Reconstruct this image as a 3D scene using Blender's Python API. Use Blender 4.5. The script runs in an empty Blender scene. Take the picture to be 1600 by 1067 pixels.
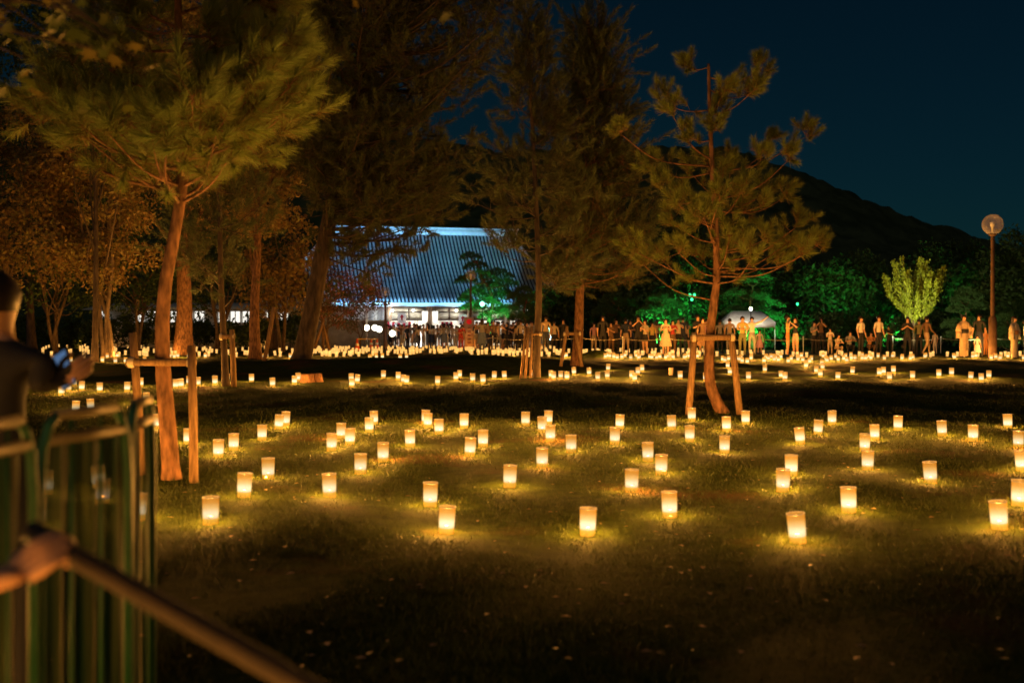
import bpy, bmesh, math, random
import numpy as np
from mathutils import Vector, Matrix, Quaternion

scene = bpy.context.scene
C = scene.collection
R = math.radians
random.seed(7)
RNG = np.random.default_rng(11)

# ------------------------------------------------------------------ camera
F = 1600 * 40 / 36.0            # focal length in photo pixels
HY = 497.0                      # photo row of the horizon
CAMZ = 1.55
cam_data = bpy.data.cameras.new('camera')
cam = bpy.data.objects.new('camera', cam_data); C.objects.link(cam)
cam.location = (0, 0, CAMZ); cam.rotation_euler = (R(90), 0, 0)
cam_data.lens = 40; cam_data.sensor_width = 36
cam_data.shift_y = -(533.5 - HY) / 1600.0
cam_data.clip_start = 0.05; cam_data.clip_end = 6000
cam_data.dof.use_dof = True
cam_data.dof.focus_distance = 21.0
cam_data.dof.aperture_fstop = 1.8
scene.camera = cam

# ------------------------------------------------------------------ night sky
w = bpy.data.worlds.new('World'); scene.world = w; w.use_nodes = True
nt = w.node_tree; nt.nodes.clear()
sky = nt.nodes.new('ShaderNodeTexSky'); sky.sky_type = 'NISHITA'; sky.sun_disc = False
SUN_EL, SUN_ROT = 40.0, 205.0
sky.sun_elevation = R(SUN_EL); sky.sun_rotation = R(SUN_ROT)
sky.air_density = 1.0; sky.dust_density = 0.1; sky.ozone_density = 4.0
tint = nt.nodes.new('ShaderNodeMix'); tint.data_type = 'RGBA'; tint.blend_type = 'MULTIPLY'
tint.inputs['Factor'].default_value = 1.0
tint.inputs['B'].default_value = (0.18, 0.84, 0.95, 1)
bg = nt.nodes.new('ShaderNodeBackground'); bg.inputs['Strength'].default_value = 0.0025
wo = nt.nodes.new('ShaderNodeOutputWorld')
nt.links.new(sky.outputs['Color'], tint.inputs['A'])
nt.links.new(tint.outputs['Result'], bg.inputs['Color'])
nt.links.new(bg.outputs['Background'], wo.inputs['Surface'])
sd = bpy.data.lights.new('night_fill', 'SUN'); sd.energy = 0.16; sd.angle = R(20); sd.color = (1.0, 0.9, 0.72)  # dim warm fill lamp, added to lift the darkest lawn and trees
so = bpy.data.objects.new('night_fill', sd); C.objects.link(so)
so.rotation_euler = (R(50), 0, R(-25))

scene.view_settings.view_transform = 'Standard'
scene.view_settings.look = 'None'
scene.view_settings.exposure = 0.0
scene.view_settings.gamma = 1.0
scene.render.engine = 'CYCLES'
scene.cycles.use_denoising = True
scene.cycles.max_bounces = 4
scene.cycles.diffuse_bounces = 2
scene.cycles.transparent_max_bounces = 12
scene.cycles.sample_clamp_indirect = 4.0
scene.cycles.caustics_reflective = False
scene.cycles.caustics_refractive = False
scene.cycles.use_light_tree = True
scene.cycles.use_adaptive_sampling = True
scene.cycles.adaptive_threshold = 0.025

# ------------------------------------------------------------------ helpers
def gz(x, y):
    """height of the lawn"""
    h = 0.0
    t = y - 46.0
    h -= 0.0165 * (math.log1p(math.exp(t / 4.0)) * 4.0 if t < 80 else t)
    h += 0.33 * math.exp(-((x + 2.3) / 4.6) ** 2 - ((y - 37) / 2.6) ** 2)
    h += 0.34 * math.exp(-((x - 3.45) / 0.75) ** 2 - ((y - 45.5) / 0.8) ** 2)
    h += 0.16 * math.exp(-((x + 9.5) / 2.6) ** 2 - ((y - 36) / 2.2) ** 2)
    f = min(1.0, max(0.0, (y - 2) / 6.0)) * max(0.0, 1 - max(0, y - 40) / 30.0)
    h += f * (0.042 * math.sin(x * 0.9 + 1.3) * math.sin(y * 0.55) + 0.021 * math.sin(x * 2.1 + y * 1.3) + 0.010 * math.sin(3.7 * x - 2.2 * y + .6))
    return max(h, -3.0)

def gza(x, y):
    return np.array([gz(float(a), float(b)) for a, b in zip(np.ravel(x), np.ravel(y))])

def on_ground(px, py):
    """where the line of sight through a photo pixel meets the lawn"""
    Z = CAMZ * F / max(py - HY, 4)
    for _ in range(30):
        x = (px - 800) / F * Z
        Z2 = (CAMZ - gz(x, Z)) * F / max(py - HY, 4)
        Z = 0.6 * Z + 0.4 * min(Z2, 140)
    return ((px - 800) / F * Z, Z, gz((px - 800) / F * Z, Z))

def at(px, py, Z):
    return Vector(((px - 800) / F * Z, Z, CAMZ - (py - HY) / F * Z))

def tag(o, label=None, cat=None, group=None, kind=None):
    if label: o['label'] = label
    if cat: o['category'] = cat
    if group: o['group'] = group
    if kind: o['kind'] = kind
    return o

def empty(name, loc=(0, 0, 0), rz=0.0):
    o = bpy.data.objects.new(name, None); C.objects.link(o)
    o.location = loc; o.rotation_euler = (0, 0, rz); o.empty_display_size = 0.1
    return o

def mesh_np(name, V, Fq, mat=None, smooth=False, attr=None):
    """V (n,3); Fq a (m,3) or (m,4) array, or a list of such arrays"""
    V = np.asarray(V, dtype=np.float32)
    if not isinstance(Fq, (list, tuple)): Fq = [Fq]
    Fq = [np.asarray(f, dtype=np.int32) for f in Fq if len(f)]
    me = bpy.data.meshes.new(name)
    nl = sum(f.size for f in Fq); nf = sum(len(f) for f in Fq)
    me.vertices.add(len(V)); me.vertices.foreach_set('co', V.ravel())
    me.loops.add(nl); me.loops.foreach_set('vertex_index', np.concatenate([f.ravel() for f in Fq]))
    starts, p = [], 0
    for f in Fq:
        k = f.shape[1]; starts.append(p + np.arange(len(f)) * k); p += f.size
    me.polygons.add(nf); me.polygons.foreach_set('loop_start', np.concatenate(starts).astype(np.int32))
    if smooth: me.polygons.foreach_set('use_smooth', np.ones(nf, dtype=bool))
    if attr is not None:
        a = me.attributes.new('tint', 'FLOAT', 'POINT'); a.data.foreach_set('value', np.asarray(attr, dtype=np.float32))
    me.update(calc_edges=True)
    if mat: me.materials.append(mat)
    return me

def obj(name, me, parent=None, loc=None):
    o = bpy.data.objects.new(name, me); C.objects.link(o)
    if parent: o.parent = parent
    if loc is not None: o.location = loc
    return o

class MB:
    """collects shapes into one mesh"""
    def __init__(s): s.v = []; s.f3 = []; s.f4 = []; s.n = 0
    def add(s, V, F3=None, F4=None):
        V = np.asarray(V, dtype=np.float64).reshape(-1, 3); s.v.append(V)
        if F3 is not None and len(F3): s.f3.append(np.asarray(F3, dtype=np.int64).reshape(-1, 3) + s.n)
        if F4 is not None and len(F4): s.f4.append(np.asarray(F4, dtype=np.int64).reshape(-1, 4) + s.n)
        s.n += len(V); return s
    def box(s, a, b, M=None):
        (x0, y0, z0), (x1, y1, z1) = a, b
        V = np.array([(x0,y0,z0),(x1,y0,z0),(x1,y1,z0),(x0,y1,z0),(x0,y0,z1),(x1,y0,z1),(x1,y1,z1),(x0,y1,z1)], float)
        if M is not None: V = np.array([M @ Vector(q) for q in V])
        return s.add(V, None, [(0,3,2,1),(4,5,6,7),(0,1,5,4),(1,2,6,5),(2,3,7,6),(3,0,4,7)])
    def tube(s, P, r, n=8, cap=True):
        P = np.asarray(P, float); m = len(P)
        r = np.full(m, r, float) if np.isscalar(r) else np.asarray(r, float)
        T = np.gradient(P, axis=0); T /= np.linalg.norm(T, axis=1)[:, None] + 1e-9
        ref = np.array([0, 0, 1.0]) if abs(T[0][2]) < 0.9 else np.array([1.0, 0, 0])
        A = np.cross(T, ref); A /= np.linalg.norm(A, axis=1)[:, None] + 1e-9
        for i in range(1, m):                      # keep the frame from flipping
            a = A[i - 1] - T[i] * np.dot(A[i - 1], T[i]); A[i] = a / (np.linalg.norm(a) + 1e-9)
        B = np.cross(T, A)
        th = np.arange(n) * 2 * np.pi / n
        V = P[:, None, :] + r[:, None, None] * (A[:, None, :] * np.cos(th)[None, :, None] + B[:, None, :] * np.sin(th)[None, :, None])
        V = V.reshape(-1, 3); F4 = []
        for i in range(m - 1):
            for k in range(n):
                F4.append((i*n+k, i*n+(k+1) % n, (i+1)*n+(k+1) % n, (i+1)*n+k))
        F3 = []
        if cap:
            V = np.vstack([V, P[0], P[-1]]); a, b = m*n, m*n+1
            for k in range(n):
                F3.append((a, (k+1) % n, k)); F3.append((b, (m-1)*n+k, (m-1)*n+(k+1) % n))
        return s.add(V, F3, F4)
    def lathe(s, prof, n=16, M=None):
        """prof: list of (r, z)"""
        th = np.arange(n) * 2 * np.pi / n; V = []; F4 = []
        for r_, z_ in prof:
            for t in th: V.append((r_*math.cos(t), r_*math.sin(t), z_))
        for i in range(len(prof) - 1):
            for k in range(n): F4.append((i*n+k, i*n+(k+1) % n, (i+1)*n+(k+1) % n, (i+1)*n+k))
        V = np.array(V)
        if M is not None: V = np.array([M @ Vector(q) for q in V])
        return s.add(V, None, F4)
    def sphere(s, c, r, n=16, m=10):
        r = np.array([r, r, r] if np.isscalar(r) else r, float); c = np.array(c, float)
        V = []; F4 = []
        for i in range(m + 1):
            ph = math.pi * i / m
            for k in range(n):
                t = 2 * math.pi * k / n; V.append((math.sin(ph)*math.cos(t), math.sin(ph)*math.sin(t), -math.cos(ph)))
        for i in range(m):
            for k in range(n): F4.append((i*n+k, i*n+(k+1) % n, (i+1)*n+(k+1) % n, (i+1)*n+k))
        return s.add(np.array(V) * r + c, None, F4)
    def me(s, name, mat=None, smooth=False):
        fs = []
        if s.f3: fs.append(np.concatenate(s.f3))
        if s.f4: fs.append(np.concatenate(s.f4))
        return mesh_np(name, np.concatenate(s.v), fs, mat, smooth)
    def build(s, name, mat, parent=None, smooth=False):
        return obj(name, s.me(name, mat, smooth), parent)

def smoothpath(P, k=6):
    """Catmull-Rom through points"""
    P = [np.array(p, float) for p in P]
    Q = [2*P[0]-P[1]] + P + [2*P[-1]-P[-2]]; out = []
    for i in range(1, len(Q) - 2):
        for j in range(k):
            t = j / k; a, b, c, d = Q[i-1], Q[i], Q[i+1], Q[i+2]
            out.append(0.5*((2*b)+(c-a)*t+(2*a-5*b+4*c-d)*t*t+(3*b-a-3*c+d)*t**3))
    out.append(P[-1]); return np.array(out)

# ------------------------------------------------------------------ materials
MATS = {}
def mat(name, col, rough=0.8, noise=None, scale=8.0, spec=0.3, bump=0.0, bscale=30.0, metal=0.0, vec='Object', stretch=None):
    """principled with two colours mixed by noise"""
    m = bpy.data.materials.new(name); m.use_nodes = True; n = m.node_tree.nodes; L = m.node_tree.links
    b = n['Principled BSDF']; b.inputs['Roughness'].default_value = rough
    b.inputs['Specular IOR Level'].default_value = spec; b.inputs['Metallic'].default_value = metal
    b.inputs['Base Color'].default_value = (*col, 1)
    tc = n.new('ShaderNodeTexCoord'); src = tc.outputs[vec]
    if stretch:
        mp = n.new('ShaderNodeMapping'); mp.inputs['Scale'].default_value = stretch
        L.new(src, mp.inputs['Vector']); src = mp.outputs['Vector']
    if noise:
        t = n.new('ShaderNodeTexNoise'); t.inputs['Scale'].default_value = scale; t.inputs['Detail'].default_value = 5
        L.new(src, t.inputs['Vector'])
        cr = n.new('ShaderNodeValToRGB'); cr.color_ramp.elements[0].position = 0.35; cr.color_ramp.elements[1].position = 0.65
        cr.color_ramp.elements[0].color = (*col, 1); cr.color_ramp.elements[1].color = (*noise, 1)
        L.new(t.outputs['Fac'], cr.inputs['Fac']); L.new(cr.outputs['Color'], b.inputs['Base Color'])
    if bump:
        t2 = n.new('ShaderNodeTexNoise'); t2.inputs['Scale'].default_value = bscale; t2.inputs['Detail'].default_value = 4
        L.new(src, t2.inputs['Vector'])
        bp = n.new('ShaderNodeBump'); bp.inputs['Strength'].default_value = bump; bp.inputs['Distance'].default_value = 0.02
        L.new(t2.outputs['Fac'], bp.inputs['Height']); L.new(bp.outputs['Normal'], b.inputs['Normal'])
    return m

def leafmat(name, cols, trans=0.35):
    """leaf or needle colour picked per leaf by the 'tint' attribute"""
    m = bpy.data.materials.new(name); m.use_nodes = True; n = m.node_tree.nodes; L = m.node_tree.links
    b = n['Principled BSDF']; b.inputs['Roughness'].default_value = 0.6; b.inputs['Specular IOR Level'].default_value = 0.25
    a = n.new('ShaderNodeAttribute'); a.attribute_name = 'tint'
    cr = n.new('ShaderNodeValToRGB'); el = cr.color_ramp.elements
    while len(el) < len(cols): el.new(0.5)
    for i, c in enumerate(cols): el[i].position = i / (len(cols) - 1); el[i].color = (*c, 1)
    L.new(a.outputs['Fac'], cr.inputs['Fac']); L.new(cr.outputs['Color'], b.inputs['Base Color'])
    tr = n.new('ShaderNodeBsdfTranslucent'); L.new(cr.outputs['Color'], tr.inputs['Color'])
    mx = n.new('ShaderNodeMixShader'); mx.inputs['Fac'].default_value = trans
    L.new(b.outputs['BSDF'], mx.inputs[1]); L.new(tr.outputs['BSDF'], mx.inputs[2])
    L.new(mx.outputs['Shader'], n['Material Output'].inputs['Surface'])
    return m

def glow(name, col, strength):
    m = bpy.data.materials.new(name); m.use_nodes = True; n = m.node_tree.nodes; L = m.node_tree.links
    b = n['Principled BSDF']; b.inputs['Base Color'].default_value = (*[min(1, c) for c in col], 1)
    b.inputs['Emission Color'].default_value = (*col, 1); b.inputs['Emission Strength'].default_value = strength
    return m

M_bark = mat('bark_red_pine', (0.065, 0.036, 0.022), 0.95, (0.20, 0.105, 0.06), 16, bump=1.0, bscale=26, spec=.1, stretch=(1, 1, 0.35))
M_bark_dark = mat('bark_dark', (0.028, 0.020, 0.015), 0.95, (0.075, 0.052, 0.036), 9, bump=0.9, bscale=14, stretch=(1, 1, 0.3))
M_bark_pale = mat('bark_pale', (0.055, 0.038, 0.024), 0.95, (0.13, 0.092, 0.06), 10, bump=0.6, bscale=20, stretch=(1, 1, 0.4))
M_stake = mat('stake_wood', (0.12, 0.075, 0.04), 0.85, (0.24, 0.15, 0.08), 8, bump=0.5, bscale=30, spec=.1, stretch=(6, 6, 0.6))
M_needle = leafmat('pine_needles', [(0.16, 0.07, 0.02), (0.13, 0.105, 0.026), (0.115, 0.16, 0.034), (0.18, 0.22, 0.05)], 0.35)
M_needle_dark = leafmat('pine_needles_dark', [(0.10, 0.052, 0.025), (0.065, 0.075, 0.03), (0.085, 0.11, 0.038)], 0.3)
M_needle_cloud = leafmat('pruned_pine_needles', [(0.03, 0.06, 0.02), (0.05, 0.10, 0.03), (0.07, 0.14, 0.04)], 0.3)
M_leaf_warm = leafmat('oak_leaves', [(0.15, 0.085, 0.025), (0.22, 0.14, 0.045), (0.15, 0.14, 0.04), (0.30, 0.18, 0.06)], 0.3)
M_leaf_green = leafmat('dark_green_leaves', [(0.03, 0.05, 0.015), (0.045, 0.085, 0.02), (0.07, 0.11, 0.03)], 0.3)
M_leaf_ginkgo = leafmat('young_green_leaves', [(0.13, 0.17, 0.012), (0.19, 0.25, 0.015), (0.27, 0.32, 0.025)], 0.4)
M_leaf_red = leafmat('red_green_leaves', [(0.06, 0.09, 0.025), (0.12, 0.08, 0.04), (0.28, 0.10, 0.07)], 0.3)
M_leaf_maple = leafmat('maple_leaves', [(0.06, 0.09, 0.02), (0.10, 0.12, 0.02), (0.17, 0.13, 0.03)], 0.45)
M_iron = mat('rusty_iron', (0.06, 0.034, 0.024), 0.6, (0.10, 0.055, 0.036), 5, metal=0.3)
M_white = mat('white_plaster', (0.72, 0.72, 0.70), 0.7, (0.62, 0.63, 0.62), 3)
M_cream = mat('cream_panel', (0.62, 0.58, 0.46), 0.7, (0.55, 0.51, 0.41), 2)
M_beam = mat('dark_beam', (0.10, 0.085, 0.07), 0.7, (0.14, 0.11, 0.09), 6)
M_column = mat('timber_column', (0.30, 0.21, 0.14), 0.6, (0.38, 0.27, 0.18), 6, stretch=(5, 5, 0.5))
M_tile = mat('roof_tile_blue_grey', (0.20, 0.25, 0.28), 0.5, (0.32, 0.37, 0.40), 3.5, spec=0.4)
M_tile_pan = mat('roof_tile_pan', (0.018, 0.022, 0.03), 0.8, (0.03, 0.035, 0.045), 3, spec=.1)
M_ridge = mat('ridge_plaster', (0.55, 0.57, 0.58), 0.7, (0.42, 0.45, 0.47), 4)
M_black = mat('black_plastic', (0.02, 0.02, 0.02), 0.5, (0.03, 0.03, 0.03), 20)
M_red = mat('red_cloth', (0.45, 0.02, 0.05), 0.8, (0.38, 0.02, 0.04), 9)
M_cone = mat('orange_cone', (0.7, 0.12, 0.03), 0.5, (0.6, 0.10, 0.03), 9)
M_skin = mat('skin', (0.50, 0.29, 0.19), 0.55, (0.46, 0.26, 0.17), 25)
M_hair = mat('hair', (0.018, 0.013, 0.010), 0.5, (0.03, 0.02, 0.015), 40)
M_rope = mat('rope', (0.40, 0.34, 0.26), 0.9, (0.30, 0.25, 0.18), 60)
M_concrete = mat('grey_wall', (0.20, 0.20, 0.19), 0.85, (0.27, 0.26, 0.25), 2.5)

# ------------------------------------------------------------------ ground
def lawn_material():
    m = bpy.data.materials.new('lawn'); m.use_nodes = True; n = m.node_tree.nodes; L = m.node_tree.links
    b = n['Principled BSDF']; b.inputs['Roughness'].default_value = 1.0; b.inputs['Specular IOR Level'].default_value = 0.05
    tc = n.new('ShaderNodeTexCoord')
    def noise(sc, det=5):
        t = n.new('ShaderNodeTexNoise'); t.inputs['Scale'].default_value = sc; t.inputs['Detail'].default_value = det
        L.new(tc.outputs['Object'], t.inputs['Vector']); return t
    def ramp(src, p0, p1, c0, c1):
        r = n.new('ShaderNodeValToRGB'); r.color_ramp.elements[0].position = p0; r.color_ramp.elements[1].position = p1
        r.color_ramp.elements[0].color = (*c0, 1); r.color_ramp.elements[1].color = (*c1, 1)
        L.new(src, r.inputs['Fac']); return r
    g = ramp(noise(6.0).outputs['Fac'], 0.38, 0.66, (0.018, 0.027, 0.0035), (0.035, 0.049, 0.007))
    s = ramp(noise(30.0).outputs['Fac'], 0.35, 0.7, (0.050, 0.026, 0.009), (0.085, 0.046, 0.017))
    k = ramp(noise(0.55, 6).outputs['Fac'], 0.56, 0.66, (0, 0, 0), (1, 1, 1))
    mx = n.new('ShaderNodeMix'); mx.data_type = 'RGBA'
    L.new(k.outputs['Color'], mx.inputs['Factor']); L.new(g.outputs['Color'], mx.inputs['A']); L.new(s.outputs['Color'], mx.inputs['B'])
    L.new(mx.outputs['Result'], b.inputs['Base Color'])
    bp = n.new('ShaderNodeBump'); bp.inputs['Strength'].default_value = 0.8; bp.inputs['Distance'].default_value = 0.04
    L.new(noise(45.0).outputs['Fac'], bp.inputs['Height']); L.new(bp.outputs['Normal'], b.inputs['Normal'])
    return m
M_lawn = lawn_material()

ys = np.concatenate([np.arange(-12, 2, 1.0), np.arange(2, 60, 0.28), np.arange(60, 130, 2.0), [150, 200, 300, 500, 800, 1300, 2000]])
us = np.concatenate([np.linspace(-1, -0.34, 12)[:-1], np.linspace(-0.34, 0.34, 121), np.linspace(0.34, 1, 12)[1:]])
GX = np.outer(np.abs(ys) * 1.45 + 14, us); GY = np.repeat(ys[:, None], len(us), 1)
GZ = gza(GX, GY).reshape(GX.shape)
nv, nu = GX.shape
idx = np.arange(nv * nu).reshape(nv, nu)
Fg = np.stack([idx[:-1, :-1], idx[:-1, 1:], idx[1:, 1:], idx[1:, :-1]], -1).reshape(-1, 4)
lawn = obj('lawn_ground', mesh_np('lawn_ground', np.stack([GX, GY, GZ], -1).reshape(-1, 3), Fg, M_lawn, True))
tag(lawn, 'dark night lawn with bare earth patches under the lanterns', 'ground', kind='structure')

def make_grass():
    N = 330000
    u = RNG.random(N); y = 3.2 * (27.0 / 3.2) ** (u ** 0.95)
    x = (RNG.random(N) * 2 - 1) * (0.50 * y + 1.2)
    # sparse where bare earth shows
    k = (np.sin(x * 1.7 + 2 * np.sin(y * .7)) * np.sin(y * 1.3 + np.sin(x * 1.1)) > 0.55) & (RNG.random(N) < .75)
    x, y = x[~k], y[~k]; N = len(x)
    z = gza(x, y) - 0.004
    sc = np.clip(y / 9.0, 0.7, 2.2)
    h = (0.018 + 0.030 * RNG.random(N) ** 1.5) * (0.75 + 0.25 * sc)
    wd = 0.0028 * sc * (0.7 + 0.6 * RNG.random(N))
    a = RNG.random(N) * 6.283; la = RNG.random(N) * 6.283; ln = h * (0.2 + 0.9 * RNG.random(N))
    P = np.stack([x, y, z], -1); d = np.stack([np.cos(a), np.sin(a), np.zeros(N)], -1) * wd[:, None]
    tip = P + np.stack([np.cos(la) * ln, np.sin(la) * ln, h], -1)
    V = np.stack([P + d, P - d, tip], 1).reshape(-1, 3)
    tn = np.repeat(RNG.random(N), 3)
    m = leafmat('grass_blades', [(0.044, 0.037, 0.008), (0.026, 0.039, 0.005), (0.036, 0.055, 0.008), (0.054, 0.066, 0.012)], 0.3)
    o = obj('grass', mesh_np('grass', V, np.arange(3 * N).reshape(-1, 3), m, attr=tn))
    tag(o, 'short rough grass growing across the lantern lawn', 'grass', kind='stuff')
make_grass()

def make_litter():
    N = 500
    y = 5 + 16 * RNG.random(N) ** 1.3; x = (RNG.random(N) * 2 - 1) * (0.48 * y + .5)
    z = gza(x, y) + 0.022 + .012 * RNG.random(N); a = RNG.random(N) * 6.28; s = 0.012 + 0.02 * RNG.random(N)
    q = []
    for k, (cx, cy, cz) in enumerate(((1, 0, 0), (0, .55, .25), (-1, 0, 0), (0, -.55, .1))):
        q.append(np.stack([x + s * (cx * np.cos(a) - cy * np.sin(a)), y + s * (cx * np.sin(a) + cy * np.cos(a)), z + s * cz], -1))
    o = obj('fallen_leaves', mesh_np('fallen_leaves', np.stack(q, 1).reshape(-1, 3), np.arange(4 * N).reshape(-1, 4),
            leafmat('dry_leaves', [(0.20, 0.11, 0.05), (0.32, 0.20, 0.10), (0.40, 0.27, 0.15)], 0.1), attr=np.repeat(RNG.random(N), 4)))
    tag(o, 'dry brown fallen leaves scattered over the near lawn', 'leaves', kind='stuff')
make_litter()

# ------------------------------------------------------------------ the hill
def make_hill():
    prof = [(-1500, 30), (-700, 120), (-300, 112), (200, 150), (620, 206), (760, 236), (950, 232), (1100, 226), (1160, 236), (1260, 272), (1340, 308), (1420, 336), (1500, 362), (1560, 382), (1640, 404), (1800, 440), (2200, 470), (2700, 490)]
    Y0 = 620.0
    px = np.linspace(-1500, 2700, 420)
    top = np.interp(px, [p for p, _ in prof], [p for _, p in prof])
    top = np.array([np.mean(np.interp(np.linspace(q - 30, q + 30, 7), px, top)) for q in px])
    zt = CAMZ + (HY - top) / F * Y0; xt = (px - 800) / F * Y0
    rows = []; rr = np.random.default_rng(3)
    for t in np.linspace(0, 1, 60):                      # front slope, then back
        y = Y0 - 190 * (1 - t); zz = -3 + (zt + 3) * (t ** 1.15)
        amp = 1.6 * min(1, t * 3)
        n = rr.normal(0, amp * .62, len(px)); n = (n + np.roll(n, 1)) / 1.4
        rows.append(np.stack([xt * (1 + .12 * (t - 1)) + rr.normal(0, .5, len(px)), y + rr.normal(0, .8, len(px)), zz + n], -1))
    for t in (0.8, 0.3, 0.0):
        rows.append(np.stack([xt, np.full(len(px), Y0 + 260 * (1 - t)), -3 + (zt + 3) * t], -1))
    V = np.stack(rows); a, b = V.shape[:2]; idx = np.arange(a * b).reshape(a, b)
    Fh = np.stack([idx[:-1, :-1], idx[:-1, 1:], idx[1:, 1:], idx[1:, :-1]], -1).reshape(-1, 4)
    o = obj('hill', mesh_np('hill', V.reshape(-1, 3), Fh, mat('wooded_hill', (0.03, 0.045, 0.022), 1.0, (0.065, 0.08, 0.04), 0.09, spec=0.0)))
    tag(o, 'dark wooded hill sloping down behind the park', 'hill', kind='structure')
make_hill()

# ------------------------------------------------------------------ lanterns
def lantern_material():
    """lit paper cup: candle glow painted into emission, strongest at the flame, dim below water, orange edges"""
    m = bpy.data.materials.new('lantern_paper'); m.use_nodes = True; n = m.node_tree.nodes; L = m.node_tree.links
    n.clear(); out = n.new('ShaderNodeOutputMaterial')
    tc = n.new('ShaderNodeTexCoord'); sp = n.new('ShaderNodeSeparateXYZ'); L.new(tc.outputs['Object'], sp.inputs[0])
    oi = n.new('ShaderNodeObjectInfo')
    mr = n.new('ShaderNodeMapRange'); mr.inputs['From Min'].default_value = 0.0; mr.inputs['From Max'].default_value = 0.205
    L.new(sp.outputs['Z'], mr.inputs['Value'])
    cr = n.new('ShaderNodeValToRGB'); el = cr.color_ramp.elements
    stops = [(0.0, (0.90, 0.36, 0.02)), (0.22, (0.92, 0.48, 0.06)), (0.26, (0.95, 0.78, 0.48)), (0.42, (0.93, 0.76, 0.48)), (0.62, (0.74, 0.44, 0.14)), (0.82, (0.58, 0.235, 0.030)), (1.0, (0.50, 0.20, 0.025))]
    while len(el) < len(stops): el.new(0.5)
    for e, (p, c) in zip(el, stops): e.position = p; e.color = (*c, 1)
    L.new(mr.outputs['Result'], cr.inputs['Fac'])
    vr = n.new('ShaderNodeMapRange'); vr.inputs['To Min'].default_value = 0.78; vr.inputs['To Max'].default_value = 1.12
    L.new(oi.outputs['Random'], vr.inputs['Value'])
    nz = n.new('ShaderNodeTexNoise'); nz.inputs['Scale'].default_value = 22; L.new(tc.outputs['Object'], nz.inputs['Vector'])
    nr = n.new('ShaderNodeMapRange'); nr.inputs['To Min'].default_value = 0.86; nr.inputs['To Max'].default_value = 1.14; L.new(nz.outputs['Fac'], nr.inputs['Value'])
    mu = n.new('ShaderNodeMath'); mu.operation = 'MULTIPLY'; L.new(vr.outputs['Result'], mu.inputs[0]); L.new(nr.outputs['Result'], mu.inputs[1])
    em = n.new('ShaderNodeEmission'); pass; L.new(mu.outputs[0], em.inputs['Strength'])
    tr = n.new('ShaderNodeBsdfTransparent')
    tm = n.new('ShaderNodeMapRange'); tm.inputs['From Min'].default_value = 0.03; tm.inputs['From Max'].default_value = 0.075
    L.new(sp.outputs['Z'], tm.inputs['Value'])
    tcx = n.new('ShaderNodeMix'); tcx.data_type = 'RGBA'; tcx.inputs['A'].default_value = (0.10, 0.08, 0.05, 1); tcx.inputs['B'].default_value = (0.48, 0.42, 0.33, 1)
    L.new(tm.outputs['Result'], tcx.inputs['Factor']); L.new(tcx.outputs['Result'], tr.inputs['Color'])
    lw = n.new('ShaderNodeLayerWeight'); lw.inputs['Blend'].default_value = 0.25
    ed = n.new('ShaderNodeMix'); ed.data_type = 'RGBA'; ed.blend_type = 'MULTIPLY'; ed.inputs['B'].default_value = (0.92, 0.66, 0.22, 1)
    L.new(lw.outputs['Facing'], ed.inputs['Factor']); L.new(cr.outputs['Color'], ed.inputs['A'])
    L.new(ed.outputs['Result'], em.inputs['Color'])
    ad = n.new('ShaderNodeAddShader'); L.new(em.outputs[0], ad.inputs[0]); L.new(tr.outputs[0], ad.inputs[1])
    L.new(ad.outputs[0], out.inputs['Surface'])
    return m
M_paper = lantern_material()
M_paper_off = mat('unlit_paper', (0.62, 0.50, 0.38), 0.8, (0.55, 0.44, 0.33), 15)
M_rim = glow('lantern_rim_paper', (1.0, 0.50, 0.16), 0.42); M_rim.node_tree.nodes['Principled BSDF'].inputs['Base Color'].default_value = (.03, .02, .01, 1)
M_sand = mat('lantern_sand', (.05, .035, .02), .9, (.07, .05, .03), 60)
M_candle = mat('candle_wax', (.10, .06, .03), .7, (.12, .07, .04), 20)
LH = 0.205
def cup_mesh(name, n, m):
    return MB().lathe([(0.0555, 0.0), (0.0575, 0.05), (0.0595, 0.10), (0.0610, 0.155), (0.0620, LH)], n).me(name, m, True)
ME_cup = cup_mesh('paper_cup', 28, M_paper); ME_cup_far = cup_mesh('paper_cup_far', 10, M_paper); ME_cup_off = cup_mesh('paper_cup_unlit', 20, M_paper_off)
ME_rim = MB().lathe([(0.0622, LH - .005), (0.0640, LH - .004), (0.0640, LH + .001), (0.0618, LH + .001), (0.0612, LH - .004)], 28).me('rim', M_rim, True)
ME_rim_off = ME_rim.copy(); ME_rim_off.materials.clear(); ME_rim_off.materials.append(M_paper_off)
ME_candle = MB().lathe([(0.0, 0.046), (0.019, 0.046), (0.019, 0.062), (0.0, 0.064)], 10).me('candle', M_candle)
ME_base = MB().lathe([(0.0, 0.003), (0.0548, 0.003)], 20).me('base', M_sand)
CANDLE = bpy.data.lights.new('candle_flame', 'POINT'); CANDLE.energy = 114; CANDLE.color = (1.0, 0.455, 0.085); CANDLE.shadow_soft_size = 0.018
CANDLE_FAR = bpy.data.lights.new('candle_flame_far', 'POINT'); CANDLE_FAR.energy = 118; CANDLE_FAR.color = (1.0, 0.455, 0.085); CANDLE_FAR.shadow_soft_size = 0.03

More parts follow.
